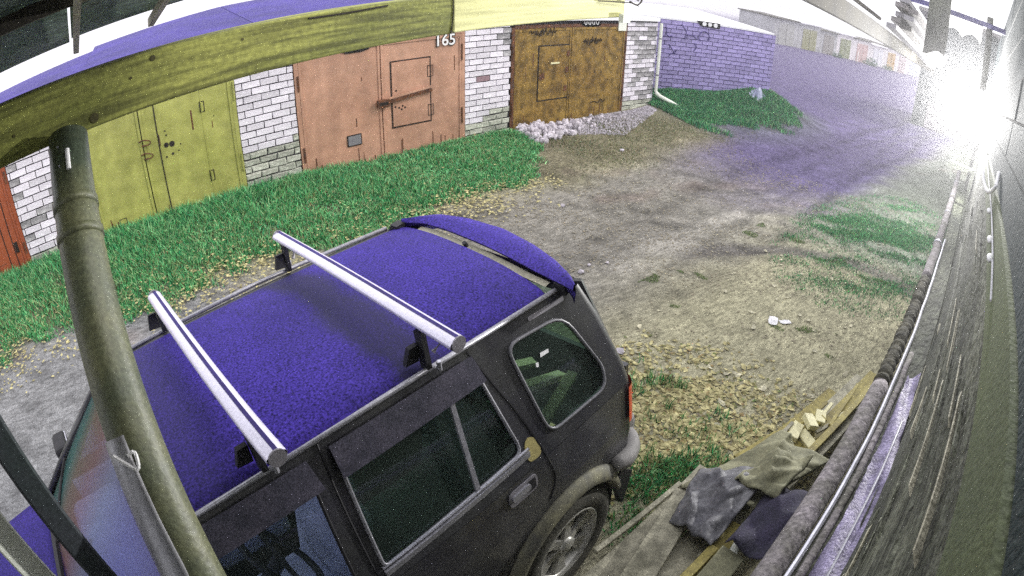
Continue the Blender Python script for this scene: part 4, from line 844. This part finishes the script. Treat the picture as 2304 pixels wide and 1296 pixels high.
def cloth(name, m, label, corners, n, amp, seed, fold=6, cat='tarpaulin'):
    r = random.Random(seed); ph = [r.uniform(0, 6) for _ in range(6)]; A, Bc, C, Dd = [Vector(c) for c in corners]; rows = []
    for i in range(n):
        u = i / (n - 1); row = []
        for j in range(n):
            v = j / (n - 1); p = (A * (1 - u) + Bc * u) * (1 - v) + (Dd * (1 - u) + C * u) * v
            f = math.sin(fold * u * 2 + 3 * v + ph[0]) + .6 * math.sin(fold * 2.3 * v + 2 * u + ph[1]) + .4 * math.sin(fold * 4 * (u - v * .6) + ph[2]) + .5 * abs(math.sin(fold * 1.5 * (v + .3 * u) + ph[4]))
            e = math.sin(math.pi * u) ** .5 * math.sin(math.pi * v) ** .4 if 0 < u < 1 and 0 < v < 1 else 0
            f += .9 * (1 - abs(math.sin(fold * 1.1 * (u * .8 + v) + ph[2] + .8 * math.sin(4 * v)))) ** 2 * 2 - .8 * (1 - abs(math.sin(fold * .9 * (v - .6 * u) + ph[3] + .6 * math.sin(5 * u)))) ** 3
            row.append(p + Vector((.3 * amp * math.sin(5 * v + ph[3]), .3 * amp * math.sin(6 * u + ph[5]), amp * f + amp * 2.4 * e)))
        rows.append(row)
    return tag(B().grid(rows).obj(name, m, None, smooth=True, solid=.004), label, cat)
cloth('khaki_tarpaulin', M_tarpk, 'khaki tarpaulin draped over the far end of the board pile', [(2.02, .98, -2.62), (2.78, .74, -2.50), (2.78, .34, -2.42), (2.10, .50, -2.44)], 60, .022, 1, 4)
cloth('dark_tarpaulin', M_tarpg, 'dark grey folded tarpaulin lying across the boards', [(1.70, .80, -2.48), (2.14, .94, -2.52), (2.46, .56, -2.36), (1.70, .52, -2.40)], 60, .020, 2, 5)
cloth('khaki_bag', M_tarpk, 'small khaki bag bulging between tarpaulin and pipe', [(2.10, .70, -2.38), (2.50, .66, -2.36), (2.52, .42, -2.30), (2.14, .42, -2.30)], 30, .020, 3, 4, 'bag')
cloth('violet_cloth', M_tarpd, 'dark violet cloth bundle against the rough pipe', [(1.72, .46, -2.38), (2.28, .52, -2.40), (2.32, .26, -2.30), (1.78, .22, -2.30)], 50, .020, 4, 3, 'cloth')
cloth('white_rag', M_whitep, 'narrow white rag hanging beside the violet cloth', [(1.72, .42, -2.42), (1.90, .46, -2.42), (1.92, .42, -2.40), (1.74, .37, -2.40)], 8, .006, 5, 3, 'rag')
for k, (x, y, lb) in enumerate(((1.98, 1.00, 'white stone at the corner of the grey boards'), (2.08, 1.0, 'pale stone touching the grass by the tarpaulin'), (2.2, .97, 'pale broken stone beside the khaki tarpaulin'))): stone(x, y, 1.0, lb, k + 7); bpy.context.scene.objects[-1].name
q = None

# ---------------------------------------------------------------- the car
CS = .93; CTH, CRO = R(11.4), R(-5.2)
car = empty('parked_car', Vector((1.11, 1.947, -3.053)) * CS, 'dark off-road car with violet sky sheen on its roof, roof bars and rear spoiler', 'car')
U3 = Vector((math.cos(CTH), math.sin(CTH), 0)); N3 = Vector((-math.sin(CTH), math.cos(CTH), 0)); Z3 = Vector((0, 0, 1))
e1 = N3 * math.cos(CRO) + Z3 * math.sin(CRO); e2 = -N3 * math.sin(CRO) + Z3 * math.cos(CRO)
car.matrix_world = Matrix.Translation(car.location) @ Matrix((U3, e1, e2)).transposed().to_4x4() @ Matrix.Scale(CS, 4)
car['_local'] = 1
def rounded(pts, r, n=4):
    o = []
    m = len(pts); rs = r if isinstance(r, (list, tuple)) else [r] * m
    for i in range(m):
        p, a, b = Vector(pts[i]), Vector(pts[i - 1]), Vector(pts[(i + 1) % m]); u = (a - p).normalized() * min(rs[i], (a - p).length * .45); v = (b - p).normalized() * min(rs[i], (b - p).length * .45)
        for k in range(n + 1):
            t = k / n; o.append((p + u) * (1 - t) ** 2 + p * 2 * t * (1 - t) + (p + v) * t * t)
    return o
def tH(h):
    pr = [(.80, .12), (.845, .45), (.85, .78), (.82, 1.05), (.60, 1.655)]
    for (t1, h1), (t2, h2) in zip(pr, pr[1:]):
        if h <= h2: return t1 + (t2 - t1) * (h - h1) / (h2 - h1)
    return .60
def poly_panel(outer, holes, sgn, f=None, off=0):
    loops = [[Vector((p[0], p[1], 0)) for p in outer]] + [[Vector((p[0], p[1], 0)) for p in h] for h in holes]
    tri = tessellate_polygon(loops); V = [p for l in loops for p in l]
    vs = [(p.x, sgn * ((f or tH)(p.y) + off), p.y) for p in V]
    return vs, [t if sgn < 0 else tuple(reversed(t)) for t in tri]
def panel(name, outer, holes, sgn, m, parent, th=.02, off=0):
    v, f = poly_panel(outer, holes, sgn, None, off); b = B(); b.add(v, f); o = b.obj(name, m, parent)
    # consistent outward normals
    me = o.data; s = sum(p.normal.y for p in me.polygons)
    if s * sgn < 0: me.flip_normals()
    if m not in (M_glass, M_glassf): q = o.modifiers.new('solid', 'SOLIDIFY'); q.thickness = th; q.offset = -1
    return o
WF = rounded([(-1.93, 1.125), (-1.10, 1.125), (-1.045, 1.60), (-1.50, 1.60)], [.03, .03, .04, .03])
WR = rounded([(-.975, 1.125), (-.20, 1.15), (-.29, 1.60), (-.93, 1.60)], [.03, .05, .06, .04])
WQ = rounded([(-.02, 1.13), (.41, 1.12), (.43, 1.22), (.26, 1.55), (-.10, 1.575), (-.07, 1.40)], [.07, .07, .06, .10, .07, .1])
up_out = [(-2.17, 1.05), (-1.485, 1.645), (-1.2, 1.655), (.26, 1.655), (.40, 1.63), (.47, 1.45), (.56, 1.15), (.58, 1.05)]
for sg in (-1, 1):
    panel('upper_side', up_out, [WF, WR, WQ], sg, M_paint, car)
    mid = [(-3.25, .50), (-3.3, .75), (-3.22, .93), (-2.17, 1.045), (.575, 1.045), (.60, .80), (.60, .55)]
    ar = []
    def arch(cx, r, h0, a0=180, a1=0): return [(cx + r * math.cos(R(a)), .22 + r * math.sin(R(a))) for a in np.linspace(a0, a1, 15)]
    lo_h = .42; a_ = math.degrees(math.asin((lo_h - .22) / .46))
    low = [(.60, .42)] + list(reversed([(.06 + .46 * math.cos(R(a)), .22 + .46 * math.sin(R(a))) for a in np.linspace(180 - a_, a_, 15)])) + list(reversed([(-2.66 + .46 * math.cos(R(a)), .22 + .46 * math.sin(R(a))) for a in np.linspace(180 - a_, a_, 15)])) + [(-3.22, .42)]
    outer = low + [(-3.3, .75), (-3.22, .93), (-2.17, 1.045), (.575, 1.045), (.61, .80)]
    panel('lower_side', outer, [], sg, M_paint, car)
    sill = [(-2.10, .05), (-.47, .05), (-.42, .30), (-.43, .415), (-2.17, .415), (-2.18, .30)]
    panel('sill_cladding', sill, [], sg, M_clad, car, off=.01)
    # flares
    for cx in (.06, -2.66):
        b = B(); rows = []
        for a in np.linspace(178, 18 if cx > 0 else 2, 26):
            c_, s_ = math.cos(R(a)), math.sin(R(a)); rows.append([(cx + r_ * c_, sg * tt, .22 + r_ * s_) for r_, tt in ((.43, .80), (.43, .885), (.445, .895), (.475, .887), (.505, .862), (.512, .845))])
        b.grid(rows).obj('wheel_flare', M_clad if cx > 0 else M_cladg, car, smooth=True, solid=.006)
        b = B(); rows = []
        for a in np.linspace(200, -20, 20): rows.append([(cx + .465 * math.cos(R(a)), sg * t, .22 + .465 * math.sin(R(a))) for t in (.83, .45)])
        b.grid(rows).obj('wheel_well', M_black, car)
    # glass, trims, visors
    def gl(poly, name, m, k=.985, off=-.012):
        cx = sum(p[0] for p in poly) / len(poly); cz = sum(p[1] for p in poly) / len(poly)
        return panel(name, [(cx + (p[0] - cx) * 1.02, cz + (p[1] - cz) * 1.02) for p in poly], [], sg, m, car, .004, off)
    gl(WF, 'front_window', M_glassf); gl(WR, 'rear_door_window', M_glass); gl(WQ, 'quarter_window', M_glass)
    def ring(poly, r, name, m, off=.004):
        pts = [(p[0], sg * (tH(p[1]) + off), p[1]) for p in poly]; pts.append(pts[0]); pts.append(pts[1]); B().tube(pts, r, 6, False).obj(name, m, car, smooth=True)
    ring(WF, .007, 'window_trim', M_black); ring(WR, .008, 'window_trim', M_trim); ring(WQ, .008, 'window_seal', M_seal)
    for (a, e) in ((-1.98, -1.09), (-.985, -.17)):
        B().bar((a, sg * (tH(1.10) + .006), 1.10), (e, sg * (tH(1.12) + .006), 1.105 if a < -1 else 1.125), .012, .030).obj('belt_moulding', M_trim, car)
        B().bar((a, sg * (tH(1.13) + .007), 1.128), (e, sg * (tH(1.13) + .007), 1.132 if a < -1 else 1.153), .010, .008).obj('window_wiper_seal', M_alu, car)
    B().bar((-.435, sg * (tH(1.55) + .004), 1.59), (-.475, sg * (tH(1.13) + .004), 1.14), .012, .022, (1, 0, 0)).obj('window_divider', M_trim, car)
    for (a, e) in ((-1.50, -1.04), (-.945, -.28)):
        v = []
        for x, h, o_ in ((a, 1.625, .012), (e, 1.625, .012), (e + .01, 1.53, .040), (a - (.10 if a < -1 else .01), 1.525, .040)): v.append((x, sg * (tH(h) + o_), h))
        B().add(v, [(0, 1, 2, 3)]).obj('wind_deflector', M_visor, car, solid=.004)
    # seams
    def seam(pts, r=.0045): B().tube([(p[0], sg * (tH(p[1]) + .001), p[1]) for p in catmull([(*p, 0) for p in pts], 5)], r, 4).obj('door_seam', M_black, car)
    seam([(-.285, 1.64), (-.21, 1.45), (-.15, 1.30), (-.08, 1.06), (-.04, .92), (-.05, .84), (-.09, .78)]); seam([(-.975, 1.645), (-1.0, 1.35), (-1.02, 1.0), (-1.03, .6), (-1.03, .42)]); seam([(-2.2, 1.04), (-2.12, .8), (-2.12, .45)])
    # gutter rail
    B().tube([(-1.485, sg * .607, 1.655), (-.6, sg * .612, 1.672), (.26, sg * .606, 1.662)], .011, 6).obj('roof_gutter', M_trim, car, smooth=True)
    # door handles
    for hx in (-.245, -1.22):
        hb = panel('handle_cup', rounded([(hx - .10, .93), (hx + .085, .93), (hx + .085, 1.02), (hx - .10, 1.02)], .035), [], sg, M_steel, car, .006, .008)
        panel('handle_recess', rounded([(hx + .02, .945), (hx + .07, .945), (hx + .07, 1.005), (hx + .02, 1.005)], .01), [], sg, M_black, hb, .004, .011)
        panel('handle_grip', rounded([(hx - .085, .965), (hx + .03, .965), (hx + .03, 1.0), (hx - .085, 1.0)], .015), [], sg, M_trim, hb, .01, .018)
    # tail lamp, corner, mirror
    b = B(); rows = []
    for k in range(9):
        a = k / 8 * math.pi / 2; rows.append([(.575 + .10 * math.sin(a), sg * (tH(h) - .085 + .10 * math.cos(a)), h) for h in (.80, .88, .96, 1.03)])
    b.grid(rows).obj('tail_lamp', M_tail, car, smooth=True)
    rows = []
    for k in range(9):
        a = k / 8 * math.pi / 2
        rows.append([(x_ - .005 + .08 * math.sin(a), sg * (tH(h) - .08 + .08 * math.cos(a)), h) for h, x_ in ((.42, .60), (.79, .60), (1.05, .575), (1.15, .56), (1.45, .47), (1.62, .40))])
    B().grid(rows).obj('rear_corner', M_paint, car, smooth=True)
    mr_ = B().box((-1.98, sg * .97, 1.13), (.10, .20, .15)).obj('side_mirror', M_black, car, bevel=.03, bseg=3); B().box((-1.94, sg * .97, 1.13), (.02, .17, .12)).obj('mirror_glass', M_alu, mr_)
    B().bar((-1.98, sg * .80, 1.10), (-1.98, sg * .88, 1.12), .04, .05).obj('mirror_arm', M_black, car)
# paint patch by the rear window
panel('primer_patch', rounded([(-.185, 1.08), (-.10, 1.075), (-.095, 1.15), (-.14, 1.19), (-.18, 1.17)], .03), [], -1, M_patch, car, .002, .003)
panel('sticker', [(.07, 1.44), (.125, 1.437), (.128, 1.452), (.075, 1.458)], [], -1, M_white, car, .001, -.006); panel('sticker', [(.03, 1.415), (.045, 1.41), (.05, 1.428), (.035, 1.432)], [], -1, M_white, car, .001, -.006)
# roof
rows = []
for s in np.linspace(-1.485, .275, 30):
    e = min(1, (s + 1.485) / .25, (.34 - s) / .2); rows.append([(s + .085 * t * max(0, (s + .2) / .475), t, 1.652 + .075 * (1 - (abs(t) / .6) ** 2.6) * (.7 + .3 * max(0, e)) - (.012 if abs(t) > .59 else 0)) for t in np.linspace(-.6, .6, 21)])
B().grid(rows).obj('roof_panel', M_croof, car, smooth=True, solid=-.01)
# windscreen, bonnet, front
def quadg(a, b_, c, d, n=8, bulge=0):
    rows = []
    for i in range(n + 1):
        u = i / n; rows.append([Vector(a) * (1 - u) * (1 - v) + Vector(b_) * (1 - u) * v + Vector(c) * u * v + Vector(d) * u * (1 - v) + Vector((-bulge * (1 - (2 * v - 1) ** 2), 0, 0)) for v in [j / n for j in range(n + 1)]])
    return B().grid(rows)
quadg((-1.49, .585, 1.655), (-1.49, -.585, 1.655), (-2.17, -.72, 1.06), (-2.17, .72, 1.06), 10, .06).obj('windscreen', M_wind, car, smooth=True)
for sg in (-1, 1): B().tube([(-1.485, sg * .60, 1.65), (-1.82, sg * .70, 1.36), (-2.18, sg * .80, 1.05)], .022, 6).obj('windscreen_pillar', M_paint, car, smooth=True)
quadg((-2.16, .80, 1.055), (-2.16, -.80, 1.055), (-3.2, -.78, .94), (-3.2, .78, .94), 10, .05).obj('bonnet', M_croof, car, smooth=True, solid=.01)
for y in (-.3, .35): B().tube([(-2.22, y, 1.075), (-2.02, y + .28, 1.21), (-1.95, y + .32, 1.27)], .008, 6).obj('windscreen_wiper', M_black, car)
B().tube([(-2.19, -.7, 1.066), (-2.26, 0, 1.075), (-2.19, .7, 1.066)], .022, 6).obj('cowl_grille', M_black, car)
B().add([(-3.2, -.78, .94), (-3.2, .78, .94), (-3.28, .80, .5), (-3.28, -.80, .5)], [(0, 1, 2, 3)]).obj('front_grille', M_black, car, solid=.04)
for sg in (-1, 1): B().box((-3.27, sg * .6, .78), (.05, .28, .16)).obj('headlight', M_alu, car, bevel=.02)
B().box((-3.36, 0, .42), (.2, 1.66, .24)).obj('front_bumper', M_cladg, car, bevel=.06, bseg=3)
B().box((-1.3, 0, .10), (3.8, 1.5, .12)).obj('floor_pan', M_black, car)
# tailgate, rear glass, bumper
quadg((.40, -.52, 1.63), (.40, .52, 1.63), (.655, .72, 1.08), (.655, -.72, 1.08), 8).obj('tailgate_glass', M_glass, car)
for sg in (-1, 1): B().add([(.40, sg * .515, 1.63), (.47, sg * .60, 1.63), (.655, sg * .75, 1.08), (.655, sg * .70, 1.08)], [(0, 1, 2, 3)]).obj('tailgate_frame', M_paint, car, solid=.02)
B().add([(.66, -.76, 1.08), (.66, .76, 1.08), (.69, .76, .5), (.69, -.76, .5)], [(0, 1, 2, 3)]).obj('tailgate', M_paint, car, solid=.03)
B().box((.70, 0, .86), (.03, .52, .12)).obj('number_plate', M_whitep, car)
B().box((.72, 0, .55), (.26, 1.55, .20)).obj('rear_bumper', M_cladg, car, bevel=.06, bseg=3)
for sg in (-1, 1):
    pts = catmull([(.80, sg * .62, .56), (.74, sg * .80, .56), (.60, sg * .87, .57), (.47, sg * .87, .60)], 4); B().tube([p + Vector((-.02, 0, -.03)) for p in pts], [.056] * (len(pts) - 3) + [.052, .048, .04], 10).obj('bumper_end', M_cladg, car, smooth=True)
    B().add([(.50, sg * .88, .52), (.62, sg * .885, .40), (.56, sg * .88, .15), (.50, sg * .87, .22), (.44, sg * .88, .40)], [(0, 1, 2, 3, 4)]).obj('mud_flap', M_black, car, solid=.012)
th_ = B().bar((.70, .35, .78), (.98, .35, .80), .16, .02).obj('rear_step', M_steel, car); B().bar((.97, .35, .70), (.97, .35, .84), .14, .02, (1, 0, 0)).obj('step_edge', M_alu, th_)
# header between roof and tailgate glass, spoiler
quadg((.276, -.60, 1.650), (.276, .60, 1.650), (.40, .56, 1.625), (.40, -.56, 1.625), 8).obj('rear_header', M_black, car, solid=.02)
rows = []
OT = ([-.70, -.62, -.46, -.27, 0, .2, .39, .48, .53], [.285, .37, .457, .526, .59, .585, .53, .42, .32]); IT = ([-.70, -.56, -.44, -.3, -.14, .04, .23, .39, .53], [.255, .27, .285, .31, .335, .355, .372, .372, .315])
for t in np.linspace(-.70, .53, 41):
    i0 = float(np.interp(t, *IT)) + .005; o0 = float(np.interp(t, *OT)); q_ = max(0, math.cos(math.pi * (t + .085) / 1.25)) ** .6; h0 = 1.69 + .02 * q_
    rows.append([(i0, t, h0), (i0 + (o0 - i0) * .3, t, h0 + .025), (i0 + (o0 - i0) * .7, t, h0 + .020), (o0, t, h0 - .020), (o0 - .012, t, h0 - .075), (i0 + .02, t, h0 - .022), (i0, t, h0)])
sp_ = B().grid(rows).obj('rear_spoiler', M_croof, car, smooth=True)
rows = []
for t in np.linspace(-.56, .42, 25):
    rows.append([(.300 + .09 * t, t, 1.668), (max(.302 + .09 * t, float(np.interp(t, *IT)) + .012), t, 1.676)])
B().grid(rows).obj('spoiler_slot_strip', mat('khaki_strip', (.42, .40, .30), .6, scale=20), sp_)
for t in (-.62, .54): B().bar((.27, t, 1.665), (.33, t, 1.675), .06, .05).obj('spoiler_foot', M_black, sp_)
B().tube([(.30, -.02, 1.70), (.285, -.02, 1.725)], .012, 8).obj('washer_jet', M_black, sp_)
panel('body_highlight_strip', rounded([(.06, 1.625), (.30, 1.62), (.30, 1.60), (.06, 1.607)], .008), [], -1, M_steel, car, .002, .004)
# roof bars
def roofbar(s, t0, t1, ds, bracket_c):
    rb_ = empty('roof_bar', (0, 0, 0)); rb_.parent = car; rb_['_local'] = 1; n = 9; b = B(); pts = []
    for i in range(n): f = i / (n - 1); pts.append((s + ds * (1 - f), t0 + (t1 - t0) * f, 1.845 + .012 * math.sin(math.pi * f)))
    me = []
    rows = [[(p[0] + .036 * math.cos(a), p[1], p[2] + .021 * math.sin(a)) for a in np.linspace(0, 2 * math.pi, 17)] for p in pts]
    bar = B().grid(rows).obj('bar_tube', M_aluw, rb_, smooth=True)
    B().grid([[(p[0] + dx, p[1], p[2] + .0228) for dx in (-.001, .013)] for p in pts]).obj('bar_groove', mat('violet_rubber', (.05, .035, .2), .8), rb_)
    for tt, sx in ((t0, s + ds), (t1, s)):
        sgn = -1 if tt < 0 else 1
        c = B(); c.tube([(sx, tt, 1.845), (sx, tt + sgn * .006, 1.845)], .030, 14); c.obj('end_cap', M_steel, rb_)
        x = sgn * .60
        B().bar((sx - .01, x, 1.67), (sx - .01, x * .98, 1.825), .04, .022, (1, 0, 0)).obj('foot', M_black, rb_)
        outl = B(); outl.add([(sx - .085, x - sgn * .02, 1.705), (sx - .025, x - sgn * .02, 1.70), (sx - .025, x - sgn * .01, 1.775), (sx - .065, x - sgn * .01, 1.775)], [(0, 1, 2, 3)]); outl.obj('foot_cover', M_black, rb_, solid=.02)
        B().tube([(sx + .03, x, 1.72), (sx + .06, x + sgn * .02, 1.76), (sx + .04, x, 1.80)], .009, 6).obj('clamp_hook', M_steel, rb_)
        B().tube([(sx + .02, x + sgn * .035, 1.70), (sx + .02, x + sgn * .035, 1.66)], .010, 6).obj('clamp_bolt', M_alu, rb_)
roofbar(-.387, -.776, .66, -.080, None); roofbar(-1.131, -.785, .606, -.037, None)
# wheels
def wheel(cx, sg):
    w_ = empty('wheel', (0, 0, 0)); w_.parent = car; w_['_local'] = 1; cz = .22
    prof = [(.235, .85), (.25, .865), (.33, .885), (.378, .87), (.396, .845), (.396, .63), (.375, .60), (.25, .62)]; rows = []
    for k in range(49):
        a = 2 * math.pi * k / 48; rows.append([(cx + r_ * math.cos(a), sg * t, cz + r_ * math.sin(a)) for r_, t in prof])
    B().grid(rows).obj('tyre', M_tyre, w_, smooth=True)
    b = B()
    for k in range(44):
        a = 2 * math.pi * k / 44; M = Matrix.Rotation(-a, 3, 'Y')
        for t, d in ((.825, .05), (.74, .08), (.655, .05)): b.box((cx + .397 * math.cos(a), sg * t, cz + .397 * math.sin(a)), (.016, d, .030), M)
    b.obj('tread_block', M_tyre, w_)
    rows = []
    for k in range(37):
        a = 2 * math.pi * k / 36; rows.append([(cx + r_ * math.cos(a), sg * t, cz + r_ * math.sin(a)) for r_, t in ((.25, .845), (.262, .866), (.248, .870), (.232, .845), (.22, .75), (.02, .74))])
    B().grid(rows).obj('rim', M_rim, w_, smooth=True)
    B().tube([(cx, sg * .75, cz), (cx, sg * .76, cz)], .215, 24).obj('brake_disc', M_black, w_)
    for k in range(6):
        a = 2 * math.pi * k / 6 + .3; b = B(); d = Vector((math.cos(a), 0, math.sin(a))); p = Vector((-math.sin(a), 0, math.cos(a))); c = Vector((cx, 0, cz))
        V = []
        for r_, hw, t in ((.045, .034, .845), (.12, .026, .835), (.20, .048, .840), (.25, .066, .850)):
            for s_ in (-1, 1):
                for tt in (t, t - .03): V.append(c + d * r_ + p * hw * s_ + Vector((0, sg * tt, 0)))
        F = []
        for i in range(3): o = i * 4; F += [(o, o + 2, o + 6, o + 4), (o + 1, o + 5, o + 7, o + 3), (o, o + 4, o + 5, o + 1), (o + 2, o + 3, o + 7, o + 6)]
        b.add(V, F); b.obj('spoke', M_rim, w_)
    hb = B().tube([(cx, sg * .82, cz), (cx, sg * .855, cz), (cx, sg * .865, cz)], [.06, .055, .035], 16).obj('hub_cap', M_rim, w_, smooth=True)
for cx in (.06, -2.66):
    for sg in (-1, 1): wheel(cx, sg)
# interior
for x, y in ((-1.25, -.36), (-1.25, .36), (-.45, -.36), (-.45, .36)):
    ms = M_dash if x < -1 else M_seat; s_ = B().box((x, y, .62), (.48, .50, .16)).obj('seat', ms, car, bevel=.05, bseg=3)
    B().box((x + .28, y, .92), (.14, .48, .56), Matrix.Rotation(R(14), 3, 'Y')).obj('seat_back', ms, s_, bevel=.05, bseg=3); B().box((x + .38, y, 1.28), (.09, .26, .18)).obj('headrest', ms, s_, bevel=.03, bseg=2)
B().box((-1.92, 0, .88), (.34, 1.40, .26)).obj('dashboard', M_dash, car, bevel=.06, bseg=3)
for sg in (-1, 1): B().box((-1.5, sg * .735, .82), (1.0, .03, .52)).obj('door_card', M_dash, car)
cst = Vector((-1.24, -.36, .98)); ax_ = Vector((-.80, 0, -.60)).normalized(); pu = Vector((0, 1, 0)); pv_ = ax_.cross(pu)
B().tube([cst + (pu * math.cos(a) + pv_ * math.sin(a)) * .20 for a in np.linspace(0, 2 * math.pi, 33)], .017, 8, False).obj('steering_wheel', M_black, car, smooth=True)
B().tube([cst, cst + ax_ * .35], .035, 10).obj('steering_column', M_black, car); B().bar(cst - pu * .17, cst + pu * .17, .02, .05).obj('steering_spoke', M_black, car)
B().box((.10, .1, .80), (.55, 1.1, .05)).obj('parcel_shelf', M_black, car)
for k, (a, e) in enumerate((((-.02, -.62, 1.30), (.38, -.55, 1.10)), ((-.05, -.2, 1.16), (.40, -.35, 1.08)), ((.02, -.70, 1.08), (.38, -.62, 1.14)))): tag(B().bar(car.matrix_world @ Vector(a), car.matrix_world @ Vector(e), .05, .03).obj('lath', M_cutend, None), ('yellow lath added in the boot for the wood reflected in the quarter window', 'rear lath added behind the quarter window as its wood reflection', 'lath nearest the quarter window, added as its wood reflection')[k], 'lath')  # laths added inside to stand for woodpile reflections in the glass

# ---------------------------------------------------------------- haze, added to carry the lamp's glow and whiten the distance
lo_, hi_ = Vector((-30, -30, -9)), Vector((130, 70, 3.0))
hz = B(); hz.box((lo_ + hi_) / 2, tuple(hi_ - lo_)); me = hz.mesh('added_haze'); ho = bpy.data.objects.new('added_haze', me); COL.objects.link(ho)
hm = bpy.data.materials.new('added_haze'); hm.use_nodes = True; hn = hm.node_tree.nodes; hn.remove(hn['Principled BSDF']); pv2 = hn.new('ShaderNodeVolumePrincipled')
pv2.inputs['Density'].default_value = .006; pv2.inputs['Color'].default_value = (.97, .97, 1, 1); pv2.inputs['Anisotropy'].default_value = .8
hm.node_tree.links.new(pv2.outputs[0], hn['Material Output'].inputs['Volume']); me.materials.append(hm); tag(ho, 'thin pale haze added over the lane for the lamp glow', kind='stuff')

# ---------------------------------------------------------------- lift everything so the ground lies near zero
for o in list(sc.objects):
    if o.parent is None: o.location.z += ZUP
    for k in ('_w', '_local'):
        if k in o: del o[k]
